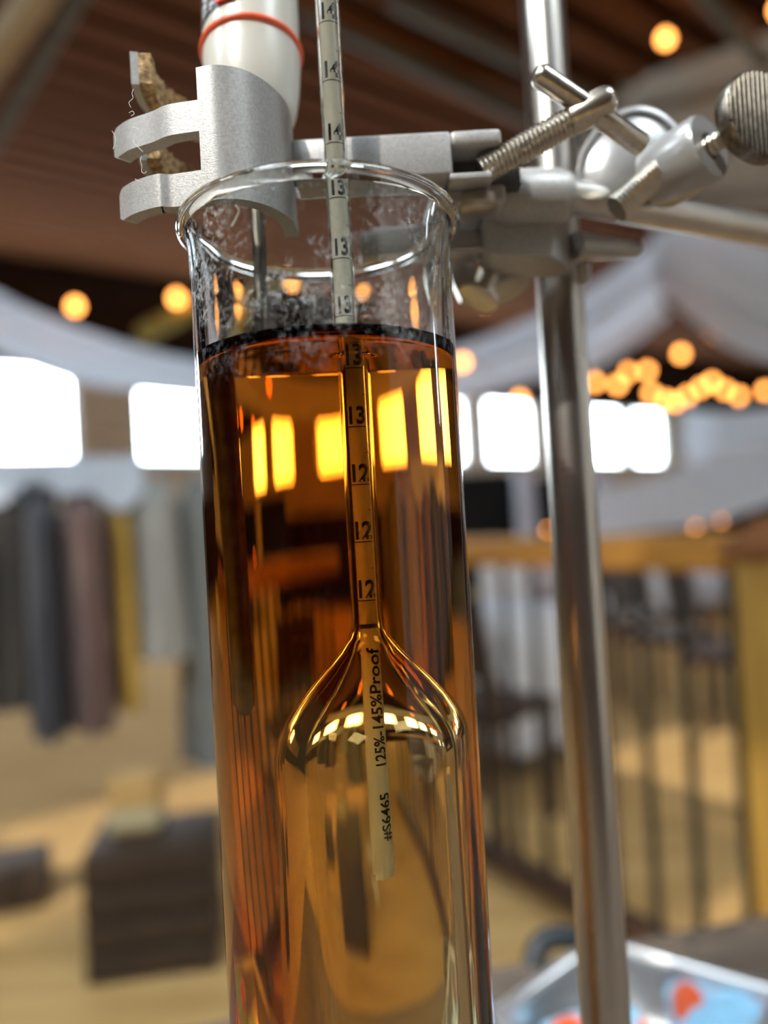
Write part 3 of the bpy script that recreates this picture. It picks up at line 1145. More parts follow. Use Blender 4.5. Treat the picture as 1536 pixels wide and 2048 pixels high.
def threaded(mb, a_, b_, r_, pitch, depth, n_=28):
    """rod with rolled thread rings (fine helix) between a and b"""
    d_ = (b_ - a_)
    L_ = d_.length
    d_.normalize()
    x_ = d_.orthogonal().normalized()
    y_ = d_.cross(x_)
    steps = int(L_ / pitch * 6)
    vs_, fs_ = [], []
    for i in range(steps + 1):
        for k_ in range(n_):
            an = 2 * PI * k_ / n_
            ph = (i / steps * L_ / pitch + k_ / n_) % 1.0
            rr_ = r_ - depth * (abs(ph - 0.5) * 2)
            vs_.append(a_ + d_ * (L_ * i / steps) + x_ * (rr_ * math.cos(an)) + y_ * (rr_ * math.sin(an)))
    for i in range(steps):
        for k_ in range(n_):
            k2 = (k_ + 1) % n_
            fs_.append((i * n_ + k_, i * n_ + k2, (i + 1) * n_ + k2, (i + 1) * n_ + k_))
    fs_ += [tuple(range(n_))[::-1], tuple(steps * n_ + k_ for k_ in range(n_))]
    mb.add(vs_, fs_)


# T-bolt of the jaw
ba, bb_, bc = cla(962, 345, 0.1525), cla(1140, 243, 0.1505), cla(1208, 204, 0.1497)
tb = MB()
threaded(tb, ba, bb_, 0.0031, 0.00105, 0.00042)
d_ = (bc - bb_).normalized()
L_ = (bc - bb_).length
tb.lathe([(0, -0.0002), (0.0029, -0.0002), (0.0032, 0.0003), (0.0032, L_), (0.0030, L_ + 0.0011), (0.0023, L_ + 0.0021), (0.0012, L_ + 0.0027), (0, L_ + 0.0028)], bb_, d_, 36)
tbo = tb.build('tommy_bolt', M['bolt'], clamp, smooth=45)
ca, cb = cla(1072, 146, 0.1462), cla(1286, 292, 0.1540)
d_ = (cb - ca).normalized()
L_ = (cb - ca).length
s = MB().lathe([(0, -0.0006), (0.0013, -0.0004), (0.0020, 0.0002), (0.0024, 0.0009), (0.0024, L_ - 0.0006), (0.0020, L_), (0, L_)], ca, d_, 32)
s.build('cross_bar', M['bolt'], tbo, smooth=45)

# wing bolt below the arm
wa, wbb = cl(985, 0.0610, 0.1780), cl(962, 0.0545, 0.1760)
s = MB()
s.lathe([(0, 0), (0.0028, 0), (0.0028, (wbb - wa).length), (0.0052, (wbb - wa).length + 0.001), (0.0052, (wbb - wa).length + 0.0022), (0, (wbb - wa).length + 0.003)], wa, (wbb - wa), 28)
wing = []
for (px, py) in ((905, 505), (935, 500), (958, 545), (968, 590), (948, 612), (922, 600), (908, 570), (900, 540)):
    wing.append(cla(px, py, 0.178))
s.prism(wing, [p + Vector((0, 0.0025, 0)) for p in wing])
s.build('wing_bolt', M['bolt'], clamp, smooth=40)
s = MB()
s.lathe([(0, -0.002), (0.0050, -0.002), (0.0072, -0.0006), (0.0076, 0.0006), (0.0070, 0.0020), (0, 0.003)], cl(1004, 0.0588, 0.186), Vector((0.25, -0.2, -0.9)), 36)
s.build('adjusting_wheel', M['paint_gloss'], clamp, smooth=50)

# ------------------------------------------------------------------ boss head
boss = thing('boss_head', ath(1265, 0.07, 0.195), 'grey enamelled boss head with a ridged thumb screw beside the steel rod', 'boss head')
ol = [(1150, 350), (1160, 308), (1182, 268), (1212, 236), (1245, 217), (1280, 210), (1318, 219), (1350, 243), (1378, 282), (1352, 325), (1310, 380), (1250, 414), (1190, 428), (1156, 402)]
ol = smooth_path([Vector((x_, y_, 0)) for x_, y_ in ol + [ol[0]]], 56)[:-1]
oc = Vector((1262, 325, 0))
bd = (at(1262, 325, 1.0) - CAM).normalized()
vs_, NB = [], len(ol)
for (k_, dep) in ((0.93, 0.0150), (1.0, 0.0135), (1.0, 0.0012), (0.97, 0.0), (0.89, 0.0), (0.85, 0.0012), (0.62, -0.0006), (0.30, -0.0024)):
    for q in ol:
        e_ = oc + (q - oc) * k_
        vs_.append(at(e_.x, e_.y, 0.181) + bd * dep)
fs_ = [(r_ * NB + i, r_ * NB + (i + 1) % NB, (r_ + 1) * NB + (i + 1) % NB, (r_ + 1) * NB + i) for r_ in range(7) for i in range(NB)]
fs_ += [tuple(range(NB))[::-1], tuple(7 * NB + i for i in range(NB))]
MB().add(vs_, fs_).build('dome', M['paint_gloss'], boss, smooth=60)
fa, fb = at(1322, 352, 0.1790), at(1420, 292, 0.1690)
d_ = (fb - fa).normalized()
L_ = (fb - fa).length
s = MB().lathe([(0, -0.002), (0.0070, -0.002), (0.0078, 0.0), (0.0078, L_ - 0.0010), (0.0072, L_), (0.0032, L_), (0.0030, L_ - 0.003), (0, L_ - 0.003)], fa, d_, 44)
s.build('screw_boss', M['paint_gloss'], boss, smooth=40)
s = MB()
threaded(s, fb - d_ * 0.004, fb + d_ * 0.0066, 0.00245, 0.0013, 0.0004)
sc_ = s.build('thumb_screw', M['bolt'], boss, smooth=45)
# flat round grip with ridges; its plane holds the screw axis
kc = at(1512, 238, 0.164)
kn = Vector((0.30, -0.95, 0.05)).normalized()
kx = (ZZ - kn * kn.z + Vector((0.06, 0, 0))).normalized()
kx = (kx - kn * kx.dot(kn)).normalized()
ky = kn.cross(kx)
s = MB()
s.lathe([(0, -0.0021), (0.0092, -0.0021), (0.0100, -0.0012), (0.0100, 0.0012), (0.0094, 0.0020), (0, 0.0020)], kc, kn, 48)
for i in range(-7, 8):
    off = i * 0.00125
    half = math.sqrt(max(0.0093 ** 2 - off ** 2, 0))
    if half < 0.001:
        continue
    s.box(kc + ky * off + kn * 0.0021, (half, 0.00036, 0.00045), (kx, ky, kn), bev=0.0002)
s.build('ridged_grip', M['grip'], sc_, smooth=40)
s = MB()
threaded(s, at(1232, 418, 0.1740), at(1345, 318, 0.1740), 0.0034, 0.00105, 0.0004)
s.build('locking_screw', M['bolt'], boss, smooth=45)

# ------------------------------------------------------------------ lint on the fingers
fib = [([(262, 215), (258, 205), (266, 196), (264, 187), (267, 178)], 0.140), ([(262, 232), (268, 228), (265, 222), (258, 226)], 0.139),
       ([(283, 312), (281, 322), (284, 332), (283, 342), (288, 347), (293, 343)], 0.138), ([(270, 358), (277, 362), (284, 364)], 0.137),
       ([(265, 255), (276, 258), (270, 270), (268, 285), (278, 296), (286, 304)], 0.1345), ([(224, 262), (229, 270), (231, 282), (226, 298)], 0.141),
       ([(463, 452), (472, 436), (478, 420), (470, 410)], 0.1236)]
for i, (pp_, D_) in enumerate(fib):
    pth = smooth_path([at(x_, y_, D_) for x_, y_ in pp_], 24)
    o = MB().tube(pth, 0.00006, 6).build('lint_fibre', M['lint'])
    tag(o, ['curly white fibre standing above the upper finger', 'small tuft of fibre on the upper finger edge', 'hanging wavy fibre below the upper finger',
            'short bright fibre on top of the lowest finger', 'white fibre lying across the upper finger', 'frayed fibre at the tip of the upper finger',
            'fine hair stuck to the glass rim'][i], 'fibre', 'lint on the clamp')

# ------------------------------------------------------------------ tray, packets
tr = thing('metal_tray', at(1300, 1990, 0.40), 'shallow stainless steel tray at the corner of the table', 'tray')
zr = ZC - 0.247
rim = []
for (px, py) in ((985, 2040), (1195, 1885), (1560, 1985), (1420, 2300)):
    # where the view ray meets the rim plane
    r0 = at(px, py, 1.0) - CAM
    t_ = (zr - CAM.z) / r0.z
    rim.append(CAM + r0 * t_)
cen = sum(rim, Vector()) / 4
s = MB()
inner = [cen + (p - cen) * 0.93 for p in rim]
low = [Vector((p.x, p.y, TZ + 0.003)) for p in [cen + (q - cen) * 0.86 for q in rim]]
s.add([*rim, *inner, *low], [(0, 1, 5, 4), (1, 2, 6, 5), (2, 3, 7, 6), (3, 0, 4, 7), (4, 5, 9, 8), (5, 6, 10, 9), (6, 7, 11, 10), (7, 4, 8, 11), (8, 9, 10, 11)])
s.build('pan', M['tray'], tr, smooth=0)
s = MB().tube(rim + [rim[0]], 0.0042, 12)
s.build('rolled_rim', M['tray'], tr, smooth=60)
hp = [at(1066, 1935, 0.430), at(1076, 1895, 0.435), at(1105, 1874, 0.44), at(1160, 1878, 0.445), at(1200, 1888, 0.45)]
s = MB().tube(smooth_path(hp, 20), 0.0065, 12)
s.build('handle', M['rubber'], tr, smooth=60)


def packet(c_, ex, ey, w_, h_, puff, label_, seed):
    rnd = random.Random(seed)
    rows_, rows2 = [], []
    N_ = 18
    ph = [rnd.uniform(0, 6) for _ in range(6)]
    ez = ex.cross(ey).normalized()
    for j in range(N_ + 1):
        r1, r2 = [], []
        for i in range(N_ + 1):
            a_, b_ = i / N_ * 2 - 1, j / N_ * 2 - 1
            bul = puff * max(0, (1 - a_ ** 4)) ** 0.5 * max(0, (1 - b_ ** 4)) ** 0.5
            cr = 0.10 * puff * (math.sin(a_ * 7 + ph[0]) * math.cos(b_ * 6 + ph[1]) + math.sin((a_ + b_) * 9 + ph[2])) * (1 - a_ ** 4) * (1 - b_ ** 4)
            p = c_ + ex * (a_ * w_) + ey * (b_ * h_)
            r1.append(p + ez * (bul + cr))
            r2.append(p - ez * (bul * 0.5))
        rows_.append(r1)
        rows2.append(r2)
    mb = MB().sheet(rows_)
    mb.sheet(rows2)
    o_ = mb.build('snack_packet', M['foil'], smooth=60)
    tag(o_, label_, 'packet', 'packets in the tray')


packet(cen + Vector((-0.018, -0.012, -0.014)), Vector((0.9, 0.1, 0.06)).normalized(), Vector((-0.1, 0.8, 0.12)).normalized(), 0.026, 0.030, 0.010, 'blue, red and white printed foil packet at the front of the tray', 3)
packet(cen + Vector((0.045, 0.010, -0.014)), Vector((0.9, -0.3, 0.05)).normalized(), Vector((0.2, 0.8, 0.10)).normalized(), 0.026, 0.028, 0.009, 'orange and red printed foil packet leaning on the far tray wall', 8)

# ------------------------------------------------------------------ railing
rail = thing('railing', Vector((0.3, 2.3, 0)), 'wooden railing with dark iron balusters behind the steel rod', 'railing')
rA, rB = ath(1470, -0.07, 1.66), ath(905, -0.07, 2.52)
rdv = Vector((rB.x - rA.x, rB.y - rA.y, 0))
rL = rdv.length
rdv.normalize()
rB = rA + rdv * (rL + 0.75)
rn = Vector((-rdv.y, rdv.x, 0))
RH = ZC - 0.065
Lr = rL + 0.75
s = MB().box((rA + rdv * Lr / 2) * 1.0 + Vector((0, 0, RH - 0.04 - rA.z)), (Lr / 2, 0.045, 0.042), (rdv, rn, ZZ), bev=0.006)
s.build('handrail', M['rail_wood'], rail)
s = MB().box(rA + rdv * Lr / 2 + Vector((0, 0, 0.10 - rA.z)), (Lr / 2, 0.03, 0.03), (rdv, rn, ZZ), bev=0.005)
s.build('bottom_rail', M['dark_wood'], rail)
bme = None
k = 0
x_ = 0.02
while x_ < Lr - 0.02:
    if bme is None:
        bme = MB().tube([(0, 0, -0.46), (0, 0, 0.46)], 0.0125, 12).mesh('baluster', M['iron'], 50)
    o = bpy.data.objects.new('baluster', bme)
    COL.objects.link(o)
    o.parent = rail
    q = rA + rdv * x_
    o.location = Vector((q.x, q.y, 0.115 + (RH - 0.08 - 0.115) / 2)) - wloc(rail)
    o.scale = (1, 1, (RH - 0.08 - 0.115) / 0.92)
    x_ += 0.126
pc = ath(1545, 0, 1.60)
s = MB().box((pc.x, pc.y, (RH - 0.05) / 2), (0.062, 0.062, (RH - 0.05) / 2), (rdv, rn, ZZ), bev=0.006)
s.build('newel_post', M['post_wood'], rail)
s = MB()
zt_ = RH - 0.05
for (z_, k_, hgt) in ((zt_, 0.078, 0.018),):
    s.box((pc.x, pc.y, z_ + hgt), (k_, k_, hgt), (rdv, rn, ZZ), bev=0.006)
a_ = [Vector((pc.x, pc.y, zt_ + 0.036)) + rdv * (sx * 0.066) + rn * (sy * 0.066) for sx, sy in ((-1, -1), (1, -1), (1, 1), (-1, 1))]
s.prism(a_, [Vector((pc.x, pc.y, zt_ + 0.085)) + (p - Vector((pc.x, pc.y, zt_ + 0.036))) * 0.35 for p in a_])
s.build('post_cap', M['cap_wood'], rail)


# ------------------------------------------------------------------ drapes
def drape(name_label, ctrl, width_px, mat_, folds=3, amp=0.10, seed=0, n_=40, nw=10):
    """swag of cloth: ctrl = (px, py of upper edge, py of lower edge, depth)"""
    rnd = random.Random(seed)
    P1 = smooth_path([at(c_[0], c_[1], c_[3]) for c_ in ctrl], n_)
    P2 = smooth_path([at(c_[0], c_[2], c_[3] * 0.97) for c_ in ctrl], n_)
    rows_ = []
    ph = rnd.uniform(0, 6)
    for j in range(nw * folds + 1):
        t_ = j / (nw * folds)
        row = []
        for i in range(n_ + 1):
            p = P1[i].lerp(P2[i], t_)
            p = p + Vector((0.15, -1, 0.1)).normalized() * (amp * math.sin(t_ * PI * 2 * folds + ph + 0.9 * i / n_))
            row.append(p)
        rows_.append(row)
    o_ = MB().sheet(rows_, 0.004).build('ceiling_drape', mat_, smooth=80)
    return tag(o_, name_label, 'drape', 'white drapes under the roof')


drape('long white fabric swag sagging across the left windows', [(-200, 470, 620, 6.2), (0, 590, 715, 6.6), (170, 665, 775, 7.0), (390, 725, 800, 7.4), (640, 745, 830, 7.8), (905, 700, 810, 8.2), (1080, 630, 765, 8.6), (1200, 562, 735, 8.9), (1330, 470, 640, 9.2)], 0, M['white_cloth'], 2, 0.09, 1)
drape('wide white fabric swag falling to the right of the roof peak', [(1310, 440, 560, 9.0), (1390, 430, 640, 8.2), (1480, 470, 705, 7.4), (1600, 500, 730, 6.6), (1750, 480, 700, 6.0)], 0, M['white_cloth'], 3, 0.10, 2)
drape('greyish fabric panel slung high under the roof at the upper right', [(1120, 205, 300, 6.4), (1200, 190, 380, 5.8), (1330, 150, 430, 5.2), (1480, 100, 440, 4.7), (1640, 30, 420, 4.2)], 0, M['light_grey'], 3, 0.08, 3)
drape('low pale fabric swag behind the railing post', [(1180, 985, 1075, 7.8), (1280, 965, 1065, 7.2), (1400, 925, 1050, 6.6), (1536, 880, 1010, 6.0), (1700, 820, 960, 5.4)], 0, M['white_cloth'], 2, 0.07, 4)
drape('sheer bluish fabric hanging over the farthest window', [(1365, 815, 925, 14.0), (1430, 820, 935, 14.0), (1520, 815, 930, 13.6), (1640, 800, 920, 13.2)], 0, M['white_cloth'], 3, 0.10, 5)


# ------------------------------------------------------------------ string lights
def strand(label_, pts_, rad, n_=36):
    P = [at(x_, y_, d__) for x_, y_, d__ in pts_]
    root = thing('light_string', P[0], label_, 'string lights', 'string lights')
    wire = smooth_path([p + Vector((0, 0, rad * 1.75)) for p in P], n_) if len(P) > 1 else [P[0], P[0]]
    MB().tube(wire, 0.004, 6).build('cable', M['copper_wire'], root, smooth=60)
    bm_ = None
    for p in P:
        if bm_ is None:
            b_ = MB().lathe([(0, -1.0), (0.5, -0.87), (0.87, -0.5), (1.0, 0.0), (0.87, 0.5), (0.55, 0.84), (0.33, 1.1), (0, 1.1)], n=16)
            b_.v = [(q[0] * rad, q[1] * rad, q[2] * rad) for q in b_.v]
            bm_ = b_.mesh('bulb', M['bulb'], 60)
            s_ = MB().lathe([(0, 1.05), (0.36, 1.05), (0.36, 1.7), (0, 1.7)], n=12)
            s_.v = [(q[0] * rad, q[1] * rad, q[2] * rad) for q in s_.v]
            sm_ = s_.mesh('socket', M['socket'], 40)
        o_ = bpy.data.objects.new('bulb', bm_)
        COL.objects.link(o_)
        o_.parent = root
        o_.location = p - P[0]
        o2 = bpy.data.objects.new('socket', sm_)
        COL.objects.link(o2)
        o2.parent = o_


strand('string of warm bulbs hanging left of the glass cylinder', [(-60, 640, 6.4), (150, 613, 6.6), (353, 597, 6.8), (560, 560, 7.0), (760, 590, 7.1), (970, 601, 7.2)], 0.050)
strand('string of warm bulbs rising behind the steel rod', [(925, 725, 7.6), (1040, 800, 8.0), (1140, 770, 8.2)], 0.050)
strand('single warm bulb string high up at the upper right', [(1331, 78, 4.4), (1560, 20, 4.0)], 0.036)
strand('two warm bulbs climbing to the roof peak at the right', [(1235, 770, 8.8), (1362, 708, 8.6), (1428, 665, 8.4), (1560, 600, 8.0)], 0.052)
strand('crowded row of warm bulbs above the right windows', [(1190, 765, 9.6), (1257, 745, 9.7), (1294, 742, 9.8), (1303, 787, 9.8), (1331, 800, 9.9), (1350, 805, 9.9), (1375, 792, 10.0), (1402, 776, 10.0), (1424, 764, 10.1), (1450, 780, 10.1), (1478, 792, 10.2), (1530, 782, 10.2)], 0.055)
strand('faint warm bulbs low behind the railing at the right', [(1096, 1060, 8.4), (1338, 1037, 7.4), (1391, 1052, 7.2), (1425, 1033, 7.0), (1441, 1040, 7.0)], 0.022)

# ------------------------------------------------------------------ roof timbers
s = MB().tube([at(-60, 180, 2.6), at(110, -60, 2.4)], 0.055, 14)
tag(s.build('roof_pole', M['beam']), 'pale beige pole crossing the upper left corner', 'pole')
s = MB().tube([at(-40, 330, 3.6), at(190, -60, 3.2)], 0.030, 12)
tag(s.build('roof_conduit', M['grey_pipe']), 'thin grey conduit under the boards at the upper left', 'pipe')
s = MB().tube([at(285, 668, 7.2), at(520, 545, 6.6)], 0.095, 12)
tag(s.build('roof_brace', M['olive_beam']), 'olive yellow brace beam behind the glass rim', 'beam')
for i, (p0, p1, r_) in enumerate((((600, 20, 4.6), (1180, 300, 6.2), 0.05), ((780, 0, 4.4), (1180, 190, 5.2), 0.045), ((1380, -40, 4.0), (1536, 130, 4.2), 0.04))):
    s = MB().tube([at(*p0), at(*p1)], r_, 12)
    tag(s.build('roof_conduit', M['grey_pipe']), ['lower grey conduit running down behind the clamp arm', 'upper grey conduit running down behind the steel rod', 'grey conduit above the thumb screw in the corner'][i], 'pipe')

# ------------------------------------------------------------------ far side of the hall
def dark_screen(px0, px1, y0, y1, D_, label_, mat_='black_cloth', name='stage_curtain', cat='curtain'):
    a_, b_ = at(px0, y0, D_), at(px1, y0, D_)
    zb = at((px0 + px1) / 2, y1, D_).z
    rows_ = []
    for j in range(9):
        t_ = j / 8
        rows_.append([Vector((a_.x + (b_.x - a_.x) * i / 40, a_.y + (b_.y - a_.y) * i / 40 + 0.05 * math.sin(i * 1.1), a_.z + (max(zb, 0.0) - a_.z) * t_)) for i in range(41)])
    tag(MB().sheet(rows_, 0.01).build(name, M[mat_], smooth=70), label_, cat)


dark_screen(880, 1030, 950, 1300, 12.5, 'black curtain under the windows left of the pale pillar')
dark_screen(1068, 1215, 955, 1300, 12.5, 'black curtain under the windows right of the pale pillar')
for i, px in enumerate((1047, 1205)):
    p = at(px, 945, 12.2)
    s = MB().lathe([(0, 0), (0.19, 0), (0.19, 0.06), (0.15, 0.10), (0.15, p.z - 0.1), (0.19, p.z - 0.06), (0.19, p.z), (0, p.z)], (p.x, p.y, 0), n=24)
    tag(s.build('pillar', M['pillar']), ['pale blue round pillar between the black curtains', 'pale blue round pillar just right of the steel rod'][i], 'pillar')


def banquet_table(px, D_, w_, d_, label_, lc):
    p = at(px, 1200, D_)
    ax = (E1, E2, ZZ)
    t_ = thing('banquet_table', (p.x, p.y, 0), label_, 'table', 'banquet tables')
    MB().box((p.x, p.y, 0.725), (w_, d_, 0.015), ax).build('table_top', M['dark_wood'], t_)
    for sx in (-1, 1):
        for sy in (-1, 1):
            q = Vector((p.x, p.y, 0)) + E1 * (sx * (w_ - 0.06)) + E2 * (sy * (d_ - 0.06))
            MB().box((q.x, q.y, 0.355), (0.025, 0.025, 0.355), ax).build('leg', M['dark_wood'], t_)
    # cloth with hanging skirts
    K = 80
    loop = []
    for i in range(K):
        a_ = 2 * PI * i / K
        ca_, sa_ = math.cos(a_), math.sin(a_)
        e = max(abs(ca_), abs(sa_))
        loop.append((ca_ / e, sa_ / e))
    c0 = Vector((p.x, p.y, 0))
    mb = MB()
    vs_ = []
    prof_ = [(0.0, 0.742), (0.6, 0.742), (1.0, 0.742), (1.01, 0.735), (1.02, 0.6), (1.03, 0.35), (1.04, 0.10)]
    for jj, (k_, z_) in enumerate(prof_):
        for i, (u_, v_) in enumerate(loop):
            wob = 1 + (0.018 * math.sin(i * 1.3) * (jj - 3) / 3 if jj > 3 else 0)
            vs_.append(c0 + E1 * (u_ * (w_ + 0.012) * k_ * wob) + E2 * (v_ * (d_ + 0.012) * k_ * wob) + Vector((0, 0, z_)))
    fs_ = [(j * K + i, j * K + (i + 1) % K, (j + 1) * K + (i + 1) % K, (j + 1) * K + i) for j in range(1, len(prof_) - 1) for i in range(K)]
    fs_.append(tuple(K + i for i in range(K)))
    mb.add(vs_, fs_)
    tag(mb.build('tablecloth', M['table_cloth'], smooth=60), lc, 'tablecloth', 'white tablecloths')
    return c0


tA = banquet_table(1000, 3.75, 0.22, 0.28, 'table under the nearest white cloth beyond the railing', 'white cloth hanging to the floor beyond the railing, left of the steel rod')
tB = banquet_table(1345, 8.6, 0.80, 0.40, 'table under the white cloth behind the dark chairs', 'white cloth on the table behind the row of dark chairs')
tC = banquet_table(1100, 10.5, 0.9, 0.42, 'far table under a white cloth near the pale pillars', 'white cloth on the far table below the black curtains')
tE = banquet_table(1700, 7.0, 0.9, 0.42, 'table under a white cloth at the right edge', 'white cloth on the table at the right edge')


def chair(px, D_, ang, label_):
    p = at(px, 1200, D_)
    c0 = Vector((p.x, p.y, 0))
    X = Vector((math.cos(ang), math.sin(ang), 0))
    Y = Vector((-X.y, X.x, 0))
    t_ = thing('dining_chair', c0, label_, 'chair', 'dark chairs')
    MB().box(c0 + ZZ * 0.45, (0.21, 0.21, 0.022), (X, Y, ZZ), bev=0.01).build('seat', M['dark_wood'], t_)
    rows_ = [[c0 + X * (-0.2 + 0.4 * i / 10) + Y * (0.20 + 0.05 * j / 6 - 0.03 * math.sin(PI * i / 10)) + ZZ * (0.60 + 0.30 * j / 6) for i in range(11)] for j in range(7)]
    MB().sheet(rows_, 0.02).build('backrest', M['dark_wood'], t_)
    for sx in (-1, 1):
        for sy in (-1, 1):
            h_ = 0.62 if sy > 0 else 0.43
            MB().tube([c0 + X * (sx * 0.18) + Y * (sy * 0.18), c0 + X * (sx * 0.185) + Y * (sy * 0.19) + ZZ * h_], 0.018, 10).build('leg', M['dark_wood'], t_)


for px, D_, a_, l_ in ((1225, 5.0, 0.5, 'dark wooden chair just right of the steel rod'), (1335, 4.3, 0.7, 'dark wooden chair in the middle of the row beyond the railing'),
                       (1462, 3.65, 0.9, 'dark wooden chair nearest the railing post'), (955, 2.95, 2.4, 'dark wooden chair in front of the nearest white cloth')):
    chair(px, D_, a_, l_)


def plate(px, py, c0, label_):
    p = c0 + E1 * px + E2 * py
    s_ = MB().lathe([(0, 0), (0.08, 0.0), (0.10, 0.004), (0.14, 0.018), (0.142, 0.022), (0.10, 0.010), (0.08, 0.006), (0, 0.006)], (p.x, p.y, 0.745), n=32)
    tag(s_.build('dinner_plate', M['china'], smooth=60), label_, 'plate', 'plates on the banquet tables')


plate(0.15, -0.20, tB, 'white plate on the table behind the row of dark chairs')

# sunlit low partition beyond the railing
# ------------------------------------------------------------------ left: clothes rack
rack = thing('clothes_rack', at(200, 1880, 2.35) * 1.0, 'grey metal clothes rack at the left', 'clothes rack')
rz = ZC + 0.235
pa, pb_ = at(-160, 960, 2.25), at(470, 960, 2.55)
pa.z = pb_.z = rz
rack.location = Vector(((pa.x + pb_.x) / 2, (pa.y + pb_.y) / 2, 0))
xr = (pb_ - pa).normalized()
yr = Vector((-xr.y, xr.x, 0))
MB().tube([pa, pb_], 0.013, 14).build('rail', M['tray'], rack, smooth=60)
for q in (pa, pb_):
    MB().tube([Vector((q.x, q.y, 0.03)), Vector((q.x, q.y, rz))], 0.013, 14).build('upright', M['tray'], rack, smooth=60)
    MB().tube([Vector((q.x, q.y, 0.03)) - yr * 0.22, Vector((q.x, q.y, 0.03)) + yr * 0.22], 0.013, 14).build('foot_bar', M['tray'], rack, smooth=60)


def garment(px, z0, z1, wtop, wbot, depth_, mat_, label_, name='hanging_coat', rot=0.0, sleeves=True, seed=0, cat='coat', group='clothes on the rack'):
    """garment on a hanger: shoulders, body with folds, sleeves"""
    t_ = (px - (-160)) / (470 + 160)
    c0 = pa.lerp(pb_, t_)
    c0 = Vector((c0.x, c0.y, 0))
    X = (xr * math.cos(rot) + yr * math.sin(rot))
    Y = (-xr * math.sin(rot) + yr * math.cos(rot))
    root = thing(name, Vector((c0.x, c0.y, z1)), label_, cat, group)
    rnd = random.Random(seed)
    ph = rnd.uniform(0, 6)
    K, NZ_ = 48, 16
    vs_, fs_ = [], []
    for j in range(NZ_ + 1):
        t2 = j / NZ_
        z_ = z0 + (z1 - z0) * t2
        if j == 0:
            wx, wy = 0.05, 0.035
        elif j == 1:
            wx, wy, z_ = wtop * 0.9, depth_ * 0.8, z0 - 0.07
        else:
            wx = wtop + (wbot - wtop) * t2
            wy = depth_ * (1 + 0.3 * t2)
        for i in range(K):
            a_ = 2 * PI * i / K
            fo_ = 1 + 0.10 * t2 * math.sin(a_ * 7 + ph) + 0.05 * t2 * math.sin(a_ * 11 + 2 * ph)
            vs_.append(c0 + X * (wx * math.cos(a_) * fo_) + Y * (wy * math.sin(a_) * fo_) + ZZ * z_)
    for j in range(NZ_):
        for i in range(K):
            i2 = (i + 1) % K
            fs_.append((j * K + i, j * K + i2, (j + 1) * K + i2, (j + 1) * K + i))
    fs_ += [tuple(range(K))[::-1], tuple(NZ_ * K + i for i in range(K))]
    MB().add(vs_, fs_).build('body', mat_, root, smooth=70)
    if sleeves:
        for sx in (-1, 1):
            sh = c0 + X * (sx * wtop * 0.85) + ZZ * (z0 - 0.085)
            MB().tube([sh, sh + X * (sx * 0.06) + ZZ * -0.10, sh + X * (sx * 0.075) + ZZ * -0.32, sh + X * (sx * 0.07) - Y * 0.02 + ZZ * -0.56], [0.05, 0.062, 0.055, 0.042], 14).build('sleeve', mat_, root, smooth=70)
    hk = [c0 + ZZ * (z0 - 0.01), c0 + ZZ * (rz - 0.02), c0 + Y * 0.016 + ZZ * (rz - 0.002), c0 + ZZ * (rz + 0.016), c0 - Y * 0.016 + ZZ * (rz + 0.002)]
    MB().tube(smooth_path(hk, 14), 0.0025, 8).build('hanger_hook', M['tray'], root, smooth=60)


garment(-40, rz - 0.05, 0.70, 0.10, 0.13, 0.16, M['charcoal'], 'charcoal coat at the left end of the rack', rot=1.2, seed=1)
garment(60, rz - 0.06, 0.62, 0.052, 0.056, 0.20, M['navy'], 'dark navy coat hanging on the rack', rot=0.1, sleeves=False, seed=2)
garment(142, rz - 0.07, 0.62, 0.062, 0.068, 0.19, M['mauve'], 'mauve brown jacket hanging beside the navy coat', rot=0.1, sleeves=False, seed=3, cat='jacket', name='hanging_jacket')
garment(290, rz - 0.05, 0.80, 0.075, 0.085, 0.14, M['linen'], 'light grey linen shirt hanging beside the mauve jacket', rot=0.1, sleeves=False, seed=4, cat='shirt', name='hanging_shirt')
garment(216, rz - 0.10, 0.66, 0.032, 0.034, 0.14, M['mustard'], 'mustard yellow garment showing below the shirt', rot=0.1, sleeves=False, seed=5, cat='shirt', name='hanging_shirt')
garment(395, rz - 0.05, 0.45, 0.08, 0.105, 0.14, M['grey_cloth'], 'long grey canvas garment bag next to the glass cylinder', rot=0.1, sleeves=False, seed=6, cat='garment bag', name='garment_bag')

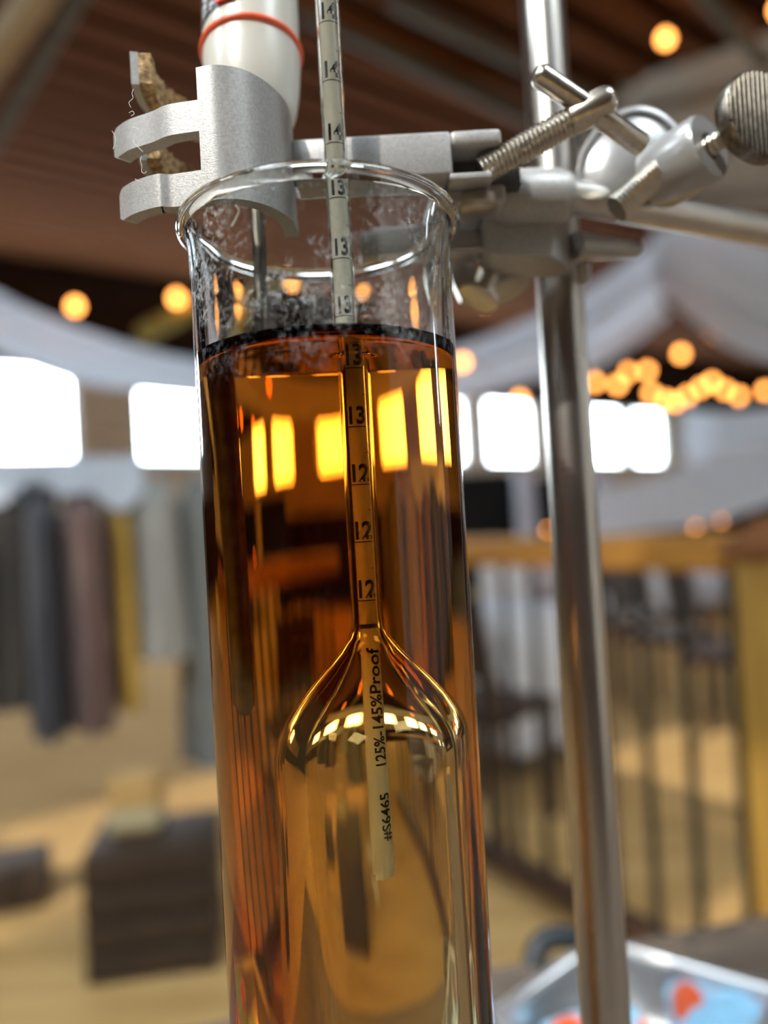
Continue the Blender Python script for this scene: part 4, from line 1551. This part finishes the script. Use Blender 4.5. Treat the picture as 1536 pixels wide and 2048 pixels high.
# white cloth thrown over the rail
rows_ = []
for j in range(25):
    t_ = j / 24 * 2 - 1
    row = []
    for i in range(41):
        s_ = i / 40
        p = pa.lerp(pb_, 0.02 + 0.66 * s_)
        drop = 0.11 + 0.035 * math.sin(s_ * 9) + 0.02 * math.sin(s_ * 23)
        if abs(t_) < 0.2:
            q = p + yr * (t_ / 0.2 * 0.03) + ZZ * (0.035 - 0.018 * (t_ / 0.2) ** 2)
        else:
            k_ = (abs(t_) - 0.2) / 0.8
            q = p + yr * (math.copysign(0.03 + 0.09 * k_ + 0.012 * math.sin(s_ * 30) * k_, t_)) + ZZ * (0.017 - drop * k_)
        row.append(q)
    rows_.append(row)
tag(MB().sheet(rows_, 0.003).build('white_cloth', M['white_cloth'], smooth=70), 'white cloth thrown over the rail of the clothes rack', 'cloth')


def carton(px, py, D_, hx, hy, hz_, base_z, mat_, label_, name, cat, rot=0.2, extra=None):
    p = at(px, py, D_)
    X = Vector((math.cos(rot), math.sin(rot), 0))
    Y = Vector((-X.y, X.x, 0))
    c0 = Vector((p.x, p.y, base_z))
    root = thing(name, c0, label_, cat)
    MB().box(c0 + ZZ * hz_, (hx, hy, hz_), (X, Y, ZZ), bev=0.006).build('body', mat_, root)
    if extra == 'band':
        MB().box(c0 + ZZ * (hz_ * 0.55), (hx + 0.002, hy + 0.002, hz_ * 0.35), (X, Y, ZZ)).build('paper_band', M['paper_band'], root)
    if extra == 'slats':
        for sz in (0.25, 0.75, 1.25, 1.75):
            for sgn in (-1, 1):
                MB().box(c0 + ZZ * (hz_ * sz) + Y * (sgn * (hy + 0.006)), (hx, 0.006, hz_ * 0.21), (X, Y, ZZ), bev=0.002).build('slat', mat_, root)
    return c0


carton(312, 1700, 2.15, 0.17, 0.13, 0.17, 0.0, M['crate'], 'dark brown slatted crate on the floor beside the glass cylinder', 'wooden_crate', 'crate', 0.15, 'slats')
carton(278, 1700, 2.20, 0.068, 0.06, 0.075, 0.34, M['cardboard'], 'small cardboard box with a pale band on the dark crate', 'cardboard_box', 'box', 0.15, 'band')
carton(20, 1800, 2.5, 0.12, 0.1, 0.07, 0.0, M['crate'], 'low dark box on the floor under the charcoal coat', 'storage_box', 'box', 0.3)
